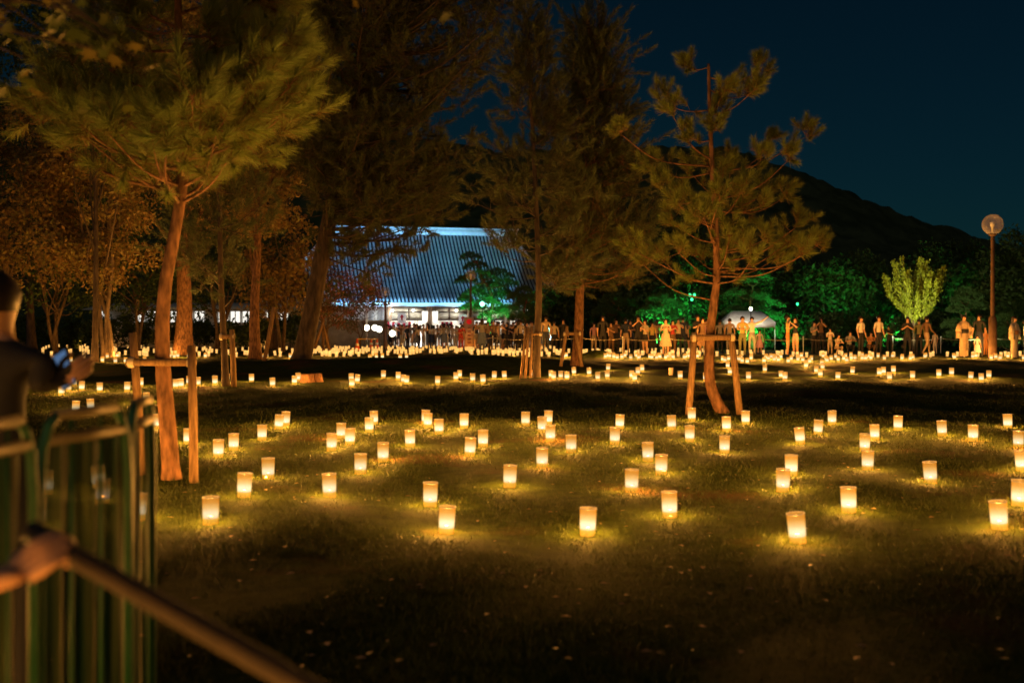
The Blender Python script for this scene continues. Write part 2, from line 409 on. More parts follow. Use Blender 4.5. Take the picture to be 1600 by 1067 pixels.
def lantern(pos, label, group, parts=True, lit=True, tilt=None, scale=1.0):
    x, y, z = pos
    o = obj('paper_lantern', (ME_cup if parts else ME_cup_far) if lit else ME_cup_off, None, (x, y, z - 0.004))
    tx, ty = tilt if tilt else (random.gauss(0, 1.6), random.gauss(-1.0 if x > 1 else 0.3, 2.0))
    o.rotation_euler = (R(tx), R(ty), random.random() * 6.28) if not tilt else (R(tx), R(ty), 0)
    o.scale = (scale,) * 3
    if parts:
        obj('rim', ME_rim if lit else ME_rim_off, o); obj('base', ME_base, o)
        if lit: obj('candle', ME_candle, o)
    if lit:
        l = bpy.data.objects.new('candle_flame', CANDLE if parts else CANDLE_FAR); C.objects.link(l); l.parent = o; l.location = (0, 0, 0.10)
    tag(o, label, 'lantern', group); return o

# (photo column, photo row of the foot): every lantern of the near lawn
NEAR = [(246,669),(294,694),(341,714),(365,703),(409.5,687.6),(435,670),(446,664.6),(419,748),(381,776),(329,818),(533,685),(518,703.7),(546.5,694.7),(577,675),(584.5,663),(598.5,720.5),(563,740),(515,775.7),(641,697.7),(664.7,661.8),(668,667.4),(686,678),(725,669),(733.6,712),(754.7,698),(821,665.5),(847.5,675),(856.5,662.7),(860,689.4),(892.5,706.8),(847,730),(796,760.5),(672,790.6),(697,832.8),(968,669.7),(960.6,693.6),(1012.6,720),(1033,741.4),(986.7,768),(917.8,835.6),(1046.5,807.5),(1050,671),(1081,657.6),(1135.4,673.6),(1165,663),(1077.8,689.6),(1132,707.6),(1300,663),(1277.7,679),(1251,693),(1236.7,742.5),(1222.9,767.3),(1326.5,800),(1403,672),(1367,687),(1351,704),(1355.5,734),(1472.5,681),(1520.5,688.5),(1575,669),(1591,699),(1597,735),(1592,789.5),(1562,826),(1454.5,754.5),(1247,847)]
LEANING = {(1251, 693): (0, -6), (1277.7, 679): (0, 4), (1247, 847): (0, -5), (435, 670): (0, 5), (1454.5, 754.5): (0, -4), (697, 832.8): (0, 3), (1562, 826): (0, -4)}
SPECIAL = {
 (697,832.8): 'glowing paper lantern standing on a bare orange earth patch at the lawn front',
 (1247,847): 'leaning glowing paper lantern in the foremost row of the lawn, right of the bent pine',
 (1251,693): 'glowing paper lantern tipping over to the left beside an upright one',
 (329,818): 'glowing paper lantern in front of the tall staked pine, next to the green fence',
 (294,694): 'glowing paper lantern squeezed between the tall staked pine and its stake',
 (246,669): 'glowing paper lantern half hidden behind the trunk of the tall staked pine',
 (381,776): 'larger looking glowing lantern right of the foot of the tall stake',
 (1081,657.6): 'glowing paper lantern at the foot of the left stake of the bent pine',
 (1165,663): 'glowing paper lantern at the foot of the right stake of the bent pine',
 (1135.4,673.6): 'glowing paper lantern just in front of the bent pine base',
 (917.8,835.6): 'glowing paper lantern standing alone in the foremost row on green grass',
 (1562,826): 'glowing paper lantern in the foremost row at the far right lawn edge, slightly leaning',
}
G_NEAR = 'paper lanterns on the near lawn'; G_MID = 'paper lanterns on the middle lawn'; G_FAR = 'paper lanterns on the far lawn'
NG = [on_ground(*p) for p in NEAR]
def near_label(g):
    d = min(math.hypot(g[0] - q[0], g[1] - q[1]) for q in NG if q is not g)
    row = 'in the foremost row' if g[1] < 9.4 else 'in the last row' if g[1] > 15.2 else 'in the middle rows'
    t = g[0] / g[1]
    side = 'on the fence side' if t < -.17 else 'below the hall' if t < -.02 else 'below the conical pine' if t < .10 else 'near the bent pine' if t < .21 else 'below the bright young tree' if t < .37 else 'below the globe lamp'
    return 'lit near paper lantern ' + ('close beside another ' if d < .8 else '') + row + ' ' + side
for p, g in zip(NEAR, NG):
    lantern(g, SPECIAL.get(p, near_label(g)), G_NEAR, True, True, LEANING.get(p))
for p in [(72, 772), (58, 822), (160, 786), (155, 762), (216, 630), (229, 630), (118, 645), (142, 641), (216, 812)]:
    lantern(on_ground(*p), 'lit paper lantern showing through the green mesh barrier', 'paper lanterns behind the barrier')
for (x, y) in ((-.95, 1.25), (-1.7, 1.3), (-2.6, 2.7), (-3.3, 3.6), (-2.9, 4.4), (-.9, -.3), (-1.7, -.1), (-.2, -.7), (-2.5, .3)):  # added lanterns, mostly out of view, to brighten hand, pole and barrier
    lantern((x, y, gz(x, y)), 'lit paper lantern added to light the hand, pole and barrier', 'paper lanterns added as foreground light')
MID = [(220,604),(274.5,606.6),(283,605.5),(295,601),(309,603),(336,601),(350,602.4),(355,597.6),(393,597),(426,604),(460,600),(466,595),(549,596),(549.6,604.7),(558,598),(599,591),(622,593.4),(630,598),(635,599.6),(683.5,600.8),(712.5,594.3),(718,590),(738.7,596.6),(755,598.8),(772,592),(788.4,591.5),(830,589),(861,590),(865,593),(876,591.5),(885.8,593),(897,585),(920.6,586),(934,594),(949,591),(950,579),(987,591),(992,595.4),(996.6,585.3),(1003.6,580.5),(1063,592),(1102.5,595),(1137,575),(1140.5,585),(1169.5,593.4),(1195,581),(1220.6,590.6),(1226.5,594),(1259.4,575),(1275.5,582.8),(1282,588.7),(1285,577),(1309,593),(1331.7,584),(1374,587),(1380.6,584.5),(1390,594),(1396,582.6),(1426,592),(1467,589),(1486.7,586.5),(1516.5,593),(1533.4,595.8),(1545,591),(116,603),(127.5,610),(156,612.5),(96,617),(107,611),(198.6,611.6)]
LANT_XY = []
for p in MID:
    g = on_ground(*p); LANT_XY.append(g[:2])
    lab = 'small lit paper lantern beyond the dark gap, ' + ('left of the staked tall pine' if p[0] < 260 else 'around the thin dark pine' if p[0] < 440 else 'between stump and slim pine' if p[0] < 800 else 'under the conical pine' if p[0] < 960 else 'left of the bent pine' if p[0] < 1080 else 'just right of the bent pine' if p[0] < 1300 else 'below the bright young tree' if p[0] < 1450 else 'below the globe lamp')
    if p in ((460, 600), (466, 595)): lab = 'lit paper lantern of the pair beside the orange tree stump'
    elif p == (830, 589): lab = 'lit paper lantern tucked between the slim pine and its stakes'
    elif p in ((549, 596), (549.6, 604.7), (558, 598)): lab = 'lit paper lantern in a tight cluster of three right of the stump'
    lantern(g, lab, G_MID)
lantern(on_ground(1048, 586), 'single unlit pale paper lantern left of the bent pine', None, True, False)

# the far field: too many to list, spread as in the photograph
def scatter(x0, x1, y0f, y1f, n, dmin):
    out = []; tries = 0
    while len(out) < n and tries < n * 60:
        tries += 1
        px = random.uniform(x0, x1); a, b = y0f(px), y1f(px)
        py = random.uniform(a, b)
        g = on_ground(px, py)
        if any((g[0]-q[0])**2 + (g[1]-q[1])**2 < dmin**2 for q in out[-260:]): continue
        out.append(g)
    return out
FAR = []
FAR += scatter(20, 80, lambda p: 572, lambda p: 579, 9, .3)
FAR += scatter(40, 230, lambda p: 540.5, lambda p: 568, 62, .35)
FAR += scatter(215, 485, lambda p: 542, lambda p: 560, 105, .33)
FAR += scatter(484, 880, lambda p: 542.5, lambda p: 558 - 5 * math.exp(-((p - 690) / 95) ** 2), 255, .30)
FAR += scatter(560, 640, lambda p: 558, lambda p: 563, 9, .3)
FAR += scatter(880, 965, lambda p: 550, lambda p: 560, 16, .3)
FAR += scatter(945, 1105, lambda p: 549, lambda p: 562, 66, .3)
FAR += scatter(1120, 1330, lambda p: 553, lambda p: 566, 52, .3)
FAR += scatter(1150, 1320, lambda p: 566, lambda p: 572, 8, .5)
FAR += scatter(1320, 1600, lambda p: 556, lambda p: 563, 50, .3)
FAR.sort(key=lambda g: g[1])
N_IND = 300 - len(NEAR) - len(MID) - 19
for g in FAR[:N_IND]:
    q = 800 + F * g[0] / g[1]; lab = 'tiny lit paper lantern on the far lawn ' + ('before the spreading oak' if q < 230 else 'around the thick orange trunks' if q < 480 else 'before the hall crowd' if q < 720 else 'before the pruned pines' if q < 900 else 'at the dark mound' if q < 960 else 'before the cream dress group' if q < 1110 else 'before the embracing couple' if q < 1320 else 'before the matching T-shirt pair' if q < 1480 else 'at the globe lamp foot')
    lantern(g, lab, G_FAR, False)
rest = FAR[N_IND:]
mb = MB()
for g in rest:
    mb.lathe([(0.056, 0), (0.058, .07), (0.060, .13), (0.062, LH)], 8, Matrix.Translation((g[0], g[1], g[2])) @ Matrix.Rotation(R(random.gauss(0, 4)), 4, 'Y'))
def stuff_paper():
    m = M_paper.copy(); m.name = 'lantern_paper_far'; n = m.node_tree.nodes; L = m.node_tree.links
    cr = [q for q in n if q.bl_idname == 'ShaderNodeValToRGB'][0]
    for l in list(cr.inputs['Fac'].links): L.remove(l)
    cr.inputs['Fac'].default_value = 0.70
    em = [q for q in n if q.bl_idname == 'ShaderNodeEmission'][0]
    for l in list(em.inputs['Strength'].links): L.remove(l)
    em.inputs['Strength'].default_value = 1.5
    return m
fl = mb.build('distant_lanterns', stuff_paper(), None, True)
tag(fl, 'mass of tiny glowing lanterns in front of the hall crowd', 'lanterns', kind='stuff')
for k, g in enumerate(rest):
    if k % 2 == 0:
        l = bpy.data.objects.new('candle_flame', CANDLE_FAR); C.objects.link(l); l.parent = fl; l.location = (g[0], g[1], g[2] + .09)

# ------------------------------------------------------------------ trees
def rot_basis(d):
    d = d / (np.linalg.norm(d, axis=-1, keepdims=True) + 1e-9)
    ref = np.where(np.abs(d[..., 2:3]) < 0.9, np.array([0, 0, 1.0]), np.array([1.0, 0, 0]))
    a = np.cross(d, ref); a /= np.linalg.norm(a, axis=-1, keepdims=True) + 1e-9
    return a, np.cross(d, a)

def needles(P, D, Lsh, n, nl, wd, rng, ang=(18, 62)):
    """bottle-brush shoots at P along D: one thin triangle per needle"""
    P = np.repeat(np.asarray(P, float), n, 0); D = np.asarray(D, float); D = D / np.linalg.norm(D, axis=1)[:, None]
    D = np.repeat(D, n, 0); Lr = np.repeat(np.broadcast_to(np.asarray(Lsh, float), (len(P) // n,)), n)
    N = len(P); t = rng.random(N) ** 0.8
    a, b = rot_basis(D); ph = rng.random(N) * 6.283
    th = np.radians(ang[1] + (ang[0] - ang[1]) * t + rng.normal(0, 9, N))
    nd = D * np.cos(th)[:, None] + (a * np.cos(ph)[:, None] + b * np.sin(ph)[:, None]) * np.sin(th)[:, None]
    base = P + D * (t * Lr)[:, None]
    ln = nl * (0.75 + 0.5 * rng.random(N))
    wv, _ = rot_basis(nd); q = rng.random(N) * 6.283; _b = np.cross(nd, wv)
    wv = (wv * np.cos(q)[:, None] + _b * np.sin(q)[:, None]) * wd
    tip = base + nd * ln[:, None]; tip[:, 2] -= 0.06 * ln
    V = np.stack([base - wv, base + wv, tip], 1).reshape(-1, 3)
    tint = np.clip(0.35 + 0.5 * t + rng.normal(0, .16, N), 0, 1)
    return V, np.repeat(tint, 3)

def pine(name, trunk, r0, r1, clumps, label, shoots=7, nneed=70, nl=0.12, wd=0.0016, lsh=0.22, spread=0.22, seed=1,
         bark=None, nmat=None, group=None, cat='tree', br=0.022, upbias=0.9, drop=0.35, along=1.6):
    """trunk: world points; clumps: (x, y, z[, size]) ends of the boughs"""
    rng = np.random.default_rng(seed)
    trunk = smoothpath(trunk, 7); root = empty(name, trunk[0])
    O = np.array(trunk[0])
    m = len(trunk); rad = r0 + (r1 - r0) * (np.linspace(0, 1, m) ** 0.9)
    rad[:3] *= np.array([1.25, 1.12, 1.04])
    tb = MB(); pth = trunk - O; pth[0][2] -= 0.08
    tb.tube(pth, rad, 12)
    tr = tb.build('trunk', bark or M_bark, root, True)
    bb = MB(); SP, SD, SL = [], [], []
    for c in clumps:
        sz = c[3] if len(c) > 3 else 1.0
        c = np.array(c[:3], float)
        hd = np.linalg.norm(trunk[:, :2] - c[:2], axis=1)
        zt = c[2] - drop * hd.min() - 0.05
        i = int(np.argmin(np.abs(trunk[:, 2] - zt))); i = min(max(i, int(m * .3)), m - 2)
        i = min(max(i + int(rng.integers(-3, 4)), int(m * .3)), m - 2); a = trunk[i]; L = np.linalg.norm(c - a)
        if L > 0.25:
            mid = (a + c) / 2 + np.array([rng.normal(0, .06) * L, rng.normal(0, .06) * L, -0.10 * L])
            pp = smoothpath([a - O, mid - O, c - O], 5)
            bb.tube(pp, np.linspace(min(rad[i] * .6, br * (0.7 + .35 * L)), br * .3, len(pp)), 6)
            for k in range(max(2, int(along * L / (lsh * sz)))):
                u = .30 + .68 * rng.random(); q = pp[int(u * (len(pp) - 1))] + O
                dd = rng.normal(0, .6, 3) + np.array([0, 0, .55]) + (c - a) / L * .6; dd /= np.linalg.norm(dd)
                s1 = q + dd * spread * .5 * rng.random() + rng.normal(0, spread * .22, 3)
                SP.append(s1); SD.append(dd); SL.append(lsh * rng.uniform(.7, 1.1))
                bb.tube(np.array([q - O, s1 - O, s1 + dd * SL[-1] * .8 - O]), [br * .26, br * .18, br * .1], 4, False)
        out = (c - a); out[2] *= .35; out /= np.linalg.norm(out) + 1e-6
        for k in range(shoots):
            d = out * 0.7 + rng.normal(0, .62, 3) + np.array([0, 0, upbias])
            d /= np.linalg.norm(d)
            s0 = c - out * spread * sz * 0.5 + d * spread * sz * rng.random() * 1.0 + rng.normal(0, spread * .35 * sz, 3)
            SP.append(s0); SD.append(d); SL.append(lsh * sz * rng.uniform(.7, 1.2))
            e = c - out * 0.12 * spread
            bb.tube(np.array([e - O, s0 - O, s0 + d * SL[-1] * .85 - O]), [br * .28, br * .2, br * .1], 4, False)
    bb.build('boughs', bark or M_bark, root, True)
    V, tn = needles(np.array(SP) - O, SD, np.array(SL), nneed, nl, wd, rng)
    fo = obj('needle_foliage', mesh_np('needle_foliage', V, np.arange(len(V)).reshape(-1, 3), nmat or M_needle, attr=tn), root)
    fo['kind'] = 'stuff'
    tag(root, label, cat, group); return root

def clumps_px(lst, Z, jit=1.0, rng=random):
    out = []
    for q in lst:
        p = at(q[0], q[1], Z + (q[2] if len(q) > 2 else rng.uniform(-jit, jit)))
        out.append((p.x, p.y, p.z, q[3] if len(q) > 3 else 1.0))
    return out

# bent young pine on the right of the lawn
Zb = on_ground(1128, 645)[1]
tB = [at(x, y, Zb) for x, y in [(1130, 646), (1120, 628), (1110, 600), (1108, 560), (1111, 510), (1116, 470), (1120, 432), (1119, 380), (1117, 330), (1113, 270), (1110, 200), (1108, 140), (1107, 100)]]
cB = clumps_px([(967,208,-.3,.7),(1032,160,.3,1.1),(1050,180,-.5,.9),(1076,108,.2,.7),(1135,140,-.3,.9),(1125,165,.2,.8),(1166,150,.4,1.),(1190,112,.3,.9),(1180,140,-.4,.8),(1262,212,.4,.75),(1237,246,-.3,.8),(1205,220,.6,.6),(1190,250,-.4,.8),(1010,265,.2,1),(1030,290,-.5,.9),(1073,212,-.4,.7),(1120,205,-.2,.8),(1105,255,.3,.9),(1130,275,-.3,.9),(1160,298,-.5,.9),(1200,300,.5,.9),(1228,308,.2,.8),(1060,320,-.6,1.),(1045,345,.6,1.),(1090,335,.7,.9),(1165,330,.8,.9),(1195,320,-.2,.8),(990,392,-.3,1.),(1003,412,.4,1.),(1030,402,.8,.9),(1060,395,-.8,.9),(1085,400,1.0,.9),(1140,370,-.7,1.),(1165,385,-.2,.9),(1200,372,-.2,.9),(1235,378,.5,1.),(1248,352,.1,.8),(1278,384,.0,.9),(1255,398,-.6,.9),(1215,402,.7,.9),(1175,405,-1.0,.9),(1130,402,.9,.9),(1060,300,1.0,.9),(1125,310,-1.1,.9),(1100,340,-1.1,.9),(1140,250,1.0,.8),(1075,265,.9,.8)], Zb)
pine('pine_tree', tB, 0.105, 0.022, cB, 'young pine with bent trunk and upright needle tufts, staked on the right lawn', shoots=9, nneed=150, nl=0.13, wd=0.0038, lsh=0.22, spread=0.16, seed=5, br=.015, along=.35, upbias=1.1)

# tall staked pine near the green fence
Za = on_ground(268, 748)[1]
tA = [at(x, y, Za) for x, y in [(268, 749), (264, 690), (258, 620), (254, 560), (254, 500), (259, 440), (270, 380), (282, 310), (288, 250), (286, 170), (280, 80), (278, 0), (276, -90), (275, -200)]]
rA = random.Random(21)
lA = [(60,195,.2),(95,180,.6),(120,205,-.4),(150,170,.3),(165,205,-.6),(185,150,.7),(200,190,-.3),(225,175,.5),(235,205,-.7),(130,140,.4),(80,150,-.5),(110,100,.3),(170,110,-.4),(215,120,.5),
      (340,205,-.6),(365,235,-.2),(350,180,.4),(385,195,.1),(400,165,-.4),(420,190,.3),(445,175,-.1),(460,165,.2),(455,135,-.3),(430,125,.4),(462,90,.1),(440,70,-.5),(415,40,.2),(385,90,.5),(370,130,-.5),(345,120,.6),(400,130,-.7),(330,155,-.8),(420,95,-.6),
      (310,215,-.7),(250,215,.8),(300,190,.9),(265,195,-.9),(440,20,.2),(400,-10,-.2),(360,30,.4),(330,60,-.6),(230,60,.4),(190,40,-.2),(140,30,.3),(150,-40,.2),(240,-30,-.4),(330,-60,.4),(420,-70,.1),(280,-120,.5),(200,-110,-.3),(350,-140,-.3),(275,-210,0),(250,-180,.4),(310,-180,-.3),(300,150,-1.1),(340,235,.9),(215,215,1.1),(385,225,.9)]
pine('pine_tree', tA, 0.088, 0.026, clumps_px(lA, Za), 'tall young pine with smooth reddish trunk, staked beside the green mesh fence', shoots=8, nneed=190, nl=0.17, wd=0.0030, lsh=0.26, spread=0.20, seed=9, br=0.017, drop=0.45, along=1.0)

def cone_clumps(px, top, bot, half, Z, n, seed, depth=None, k=1.0, wmin=.12):
    """clumps of a conical pine crown"""
    r = random.Random(seed); out = []
    for i in range(n):
        t = (i + r.random()) / n; py = top + (bot - top) * t
        hw = half * (wmin + (1 - wmin) * t ** .75) * (1 if t < .85 else .9)
        a = r.uniform(0, 6.283); q = r.uniform(.35, 1) ** .7
        X = hw * q * math.cos(a); Yd = hw / F * Z * q * math.sin(a)
        out.append((px + X, py, Yd, k * r.uniform(.8, 1.25)))
    return clumps_px(out, Z)

Zc = on_ground(838, 590)[1]
tC = [at(x, y, Zc) for x, y in [(838, 591), (840, 520), (842, 450), (840, 380), (837, 310), (834, 240), (830, 160), (827, 90), (825, 38)]]
cC = cone_clumps(830, 45, 330, 92, Zc, 44, 4, k=1.5) + clumps_px([(770,290,0,1.3),(775,385,.4,1.2),(790,375,-.5,1.2),(800,350,.8,1.3),(880,440,.3,1.3),(905,430,-.4,1.3),(865,450,.6,1.2),(800,385,-.5,1.),(890,345,.5,1.4),(865,300,.8,1.3),(770,320,.5,1.2),(895,370,-.6,1.2)], Zc)
pine('pine_tree', tC, 0.10, 0.03, cC, 'slim straight pine with bare lower trunk in front of the blue roof', shoots=9, nneed=90, nl=0.18, wd=0.0065, lsh=0.32, spread=0.36, seed=12, br=.016, along=.7, bark=M_bark_dark, nmat=M_needle_dark)

Zd = on_ground(900, 571)[1]
tD = [at(x, y, Zd) for x, y in [(900, 572), (904, 520), (906, 455), (910, 380), (916, 290), (922, 200), (928, 110), (930, 45)]]
cD = cone_clumps(930, 55, 445, 105, Zd, 130, 8, k=1.7, wmin=.14)
pine('pine_tree', tD, 0.17, 0.04, cD, 'dense tall conical pine with orange lower trunk beside the slim pine', shoots=9, nneed=80, nl=0.21, wd=0.009, lsh=0.38, spread=0.42, seed=14, br=.018, nmat=M_needle_dark)

# old leaning pine whose dark crown hangs over the roof
Ze = on_ground(472, 566)[1]
tE = [at(x, y, Ze) for x, y in [(470, 567), (478, 530), (490, 470), (503, 400), (517, 330), (532, 260), (548, 180), (566, 90), (585, 0), (600, -90), (610, -180)]]
rE = random.Random(31); lE = []
for i in range(250):
    a = rE.uniform(0, 6.283); q = rE.random() ** .5
    py = rE.uniform(-190, 330); hw = 215 if py < 170 else 215 - (py - 170) * .45
    px = 585 + hw * q * math.cos(a) + (30 if py < 120 else 0)
    # gaps where the sky shows
    if any((px - gx) ** 2 / ga ** 2 + (py - gy) ** 2 / gb ** 2 < 1 for gx, gy, ga, gb in ((672, 62, 55, 24), (600, 152, 32, 20), (765, 215, 38, 30), (700, 195, 30, 14))): continue
    if px > 770 and py > 60: continue
    lE.append((px, py, hw / F * Ze * q * math.sin(a), rE.uniform(1.2, 1.9)))
lE += [(640, 385, .5, 1.2), (600, 370, -.5, 1.2), (660, 380, .2, 1.1), (560, 385, .8, 1.4), (590, 425, .3, 1.1), (555, 400, -.6, 1.4), (540, 350, .4, 1.5), (620, 345, 0, 1.4), (675, 350, .5, 1.2), (530, 330, -1, 1.5), (690, 335, 1, 1.3)]
pine('old_pine_tree', tE, 0.36, 0.14, clumps_px(lE, Ze), 'huge leaning old pine with dark spreading crown above the hall roof', shoots=9, nneed=64, nl=0.26, wd=0.012, lsh=0.42, spread=0.58, seed=33, br=.030, bark=M_bark_dark, nmat=M_needle_dark, drop=.2)

# smaller staked pine between the orange trunks
Zs = on_ground(352, 603)[1]
tS = [at(x, y, Zs) for x, y in [(353, 604), (350, 540), (346, 460), (344, 380), (343, 300), (340, 220), (340, 150)]]
cS = cone_clumps(345, 160, 430, 100, Zs, 40, 17, k=1.3, wmin=.3)
pine('pine_tree', tS, 0.085, 0.03, cS, 'thin dark young pine tied to a stake between the orange trunks', shoots=8, nneed=80, nl=0.17, wd=0.006, lsh=0.30, spread=0.34, seed=18, br=.014, nmat=M_needle_dark, bark=M_bark_dark)

# ---------------- broadleaf trees
def leaf_cloud(centres, sizes, nper, ls, rng, flat=0.8):
    """diamond leaves scattered round clump centres"""
    V, T = [], []
    for c, s in zip(centres, sizes):
        n = max(4, int(nper * s)); d = rng.normal(0, 1, (n, 3)); d /= np.linalg.norm(d, axis=1)[:, None]
        rr = (rng.random(n) ** .45)[:, None]
        P = np.array(c) + d * rr * s * np.array([1, 1, flat])
        u = rng.normal(0, 1, (n, 3)); u /= np.linalg.norm(u, axis=1)[:, None]
        v = np.cross(u, rng.normal(0, 1, (n, 3))); v /= np.linalg.norm(v, axis=1)[:, None] + 1e-9
        l = ls * (.6 + .8 * rng.random(n))[:, None]
        V.append(np.stack([P - u * l, P + v * l * .5, P + u * l, P - v * l * .5], 1).reshape(-1, 3))
        T.append(np.repeat(np.clip(rng.normal(.5, .27, n) + rng.normal(0, .12), 0, 1), 4))
    return np.concatenate(V), np.concatenate(T)

def broadleaf(name, base, h, crown, r0, label, lmat, seed, nclump=40, nper=90, ls=0.09, stems=1, bark=None, group=None, csize=(.5, 1.0), lean=(0, 0), cat='tree', base_h=.35, limbs=9):
    """crown: (half width x, half depth, z0, z1) above the foot"""
    rng = np.random.default_rng(seed); root = empty(name, base)
    tb = MB(); hw, hd, z0, z1 = crown
    top = np.array([lean[0], lean[1], z0 + (z1 - z0) * .45])
    forks = []
    for s in range(stems):
        off = np.array([rng.normal(0, .12 * (stems > 1)), rng.normal(0, .12 * (stems > 1)), 0])
        tp = top + (rng.normal(0, .28, 3) * np.array([hw, hd, .3]) if stems > 1 else 0)
        P = smoothpath([off + [0, 0, -.1], off * 1.5 + tp * .25 + rng.normal(0, .05, 3), tp * .6 + rng.normal(0, .09, 3), tp], 5)
        tb.tube(P, np.linspace(r0 * (1 if stems == 1 else .7), r0 * .35, len(P)) * np.concatenate([[1.35, 1.12], np.ones(len(P) - 2)]), 9)
        forks.append(P)
    tb.build('trunk', bark or M_bark_pale, root, True)
    cs, ss = [], []
    while len(cs) < nclump:
        p = rng.uniform(-1, 1, 3); q = np.linalg.norm(p)
        if q > 1 or q < .35: continue
        cs.append(np.array([p[0] * hw + lean[0], p[1] * hd + lean[1], (z0 + z1) / 2 + p[2] * (z1 - z0) / 2])); ss.append(rng.uniform(*csize))
    bb = MB()
    for c in cs[:limbs * stems]:
        P0 = forks[rng.integers(len(forks))]; i = rng.integers(int(len(P0) * .45), len(P0)); a = P0[i]
        if c[2] < a[2] - .2: a = P0[int(len(P0) * .45)]
        md = (a + c) / 2 + rng.normal(0, .10, 3) * np.linalg.norm(c - a)
        pp = smoothpath([a, md, c], 5); bb.tube(pp, np.linspace(r0 * .32, r0 * .05, len(pp)), 6, False)
    if bb.n: bb.build('limbs', bark or M_bark_pale, root, True)
    V, T = leaf_cloud(cs, ss, nper, ls, rng)
    fo = obj('leaf_foliage', mesh_np('leaf_foliage', V, np.arange(len(V)).reshape(-1, 4), lmat, attr=T), root); fo['kind'] = 'stuff'
    tag(root, label, cat, group); return root

def foot(px, Z):
    x = (px - 800) / F * Z; return (x, Z, gz(x, Z))
def zrel(py, Z, px):                       # height above the foot of a thing at that depth
    return CAMZ - (py - HY) / F * Z - gz((px - 800) / F * Z, Z)

def btree(px, Z, halfpx, ytop, ybot, r0, label, lmat, seed, leanpx=0, **k):
    hw = halfpx / F * Z
    return broadleaf(k.pop('name', 'broadleaf_tree'), foot(px, Z), 0, (hw, k.pop('hd', hw * .9), zrel(ybot, Z, px), zrel(ytop, Z, px)), r0, label, lmat, seed, lean=(leanpx / F * Z, 0), **k)

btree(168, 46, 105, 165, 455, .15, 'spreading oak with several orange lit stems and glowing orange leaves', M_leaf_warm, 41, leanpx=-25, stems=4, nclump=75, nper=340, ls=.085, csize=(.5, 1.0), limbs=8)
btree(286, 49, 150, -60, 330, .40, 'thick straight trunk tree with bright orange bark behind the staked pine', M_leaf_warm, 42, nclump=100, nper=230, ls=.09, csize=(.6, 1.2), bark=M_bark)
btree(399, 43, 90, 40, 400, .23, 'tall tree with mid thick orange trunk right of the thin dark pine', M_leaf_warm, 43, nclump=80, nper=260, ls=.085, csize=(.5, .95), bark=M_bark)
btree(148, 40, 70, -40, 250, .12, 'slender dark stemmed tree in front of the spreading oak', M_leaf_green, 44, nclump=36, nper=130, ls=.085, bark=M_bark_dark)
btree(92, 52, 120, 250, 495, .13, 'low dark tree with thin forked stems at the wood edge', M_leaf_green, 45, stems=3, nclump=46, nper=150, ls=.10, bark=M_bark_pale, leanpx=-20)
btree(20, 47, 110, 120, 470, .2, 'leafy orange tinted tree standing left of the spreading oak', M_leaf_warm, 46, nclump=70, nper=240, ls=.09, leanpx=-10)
btree(50, 60, 160, -40, 330, .25, 'very tall dark tree towering behind the orange leafed trees', M_leaf_green, 47, nclump=80, nper=140, ls=.14, csize=(.8, 1.6), bark=M_bark_dark)
btree(215, 62, 120, 300, 500, .16, 'dark leafy tree before the white lit wall, left of the thick trunk', M_leaf_green, 48, stems=2, nclump=46, nper=140, ls=.12, csize=(.7, 1.2))
btree(335, 64, 120, 300, 492, .16, 'dark leafy tree before the white lit wall, right of the thick trunk', M_leaf_green, 49, stems=2, nclump=46, nper=140, ls=.12, csize=(.7, 1.2))
btree(440, 60, 80, 330, 490, .15, 'dark leafy tree between the orange trunk and the leaning pine', M_leaf_warm, 50, stems=2, nclump=40, nper=140, ls=.11, csize=(.7, 1.1))
btree(425, 75, 210, -120, 300, .35, 'giant shadowy tree filling the sky behind the old pine', M_leaf_green, 51, nclump=110, nper=130, ls=.18, csize=(1.2, 2.2), bark=M_bark_dark)
btree(512, 62, 70, 400, 505, .10, 'small pinkish red leaved tree beside the grey wall', M_leaf_red, 52, stems=2, nclump=38, nper=170, ls=.08, csize=(.4, .8), leanpx=8)
btree(560, 70, 45, 445, 520, .07, 'low bushy red and green tree in front of the white columns', M_leaf_red, 53, stems=2, nclump=26, nper=170, ls=.08, csize=(.35, .65))
# clipped bushes along the pavilion
for k, (px, yt) in enumerate(((150, 500), (182, 492), (226, 506), (250, 486), (282, 500), (312, 504), (338, 492), (372, 507), (402, 494), (430, 503), (458, 488), (110, 496), (70, 490), (30, 492))):
    btree(px, 74 + (k * 29 % 7), 26, yt, 536, .05, 'dark bush before the white windows, ' + ('left of the oak' , 'behind the oak', 'right of the oak', 'left of the thick trunk', 'behind the thick trunk', 'right of the thick trunk', 'left of the thin dark pine', 'right of the thin dark pine', 'behind the orange trunk', 'right of the orange trunk', 'behind the leaning old pine', 'under the forked low tree', 'left of the forked low tree', 'at the wood end')[k], M_leaf_green, 130 + k, name='shrub', group='bushes along the pavilion', cat='shrub', nclump=16, nper=120, ls=.12, csize=(.4, .8), stems=2, limbs=2)
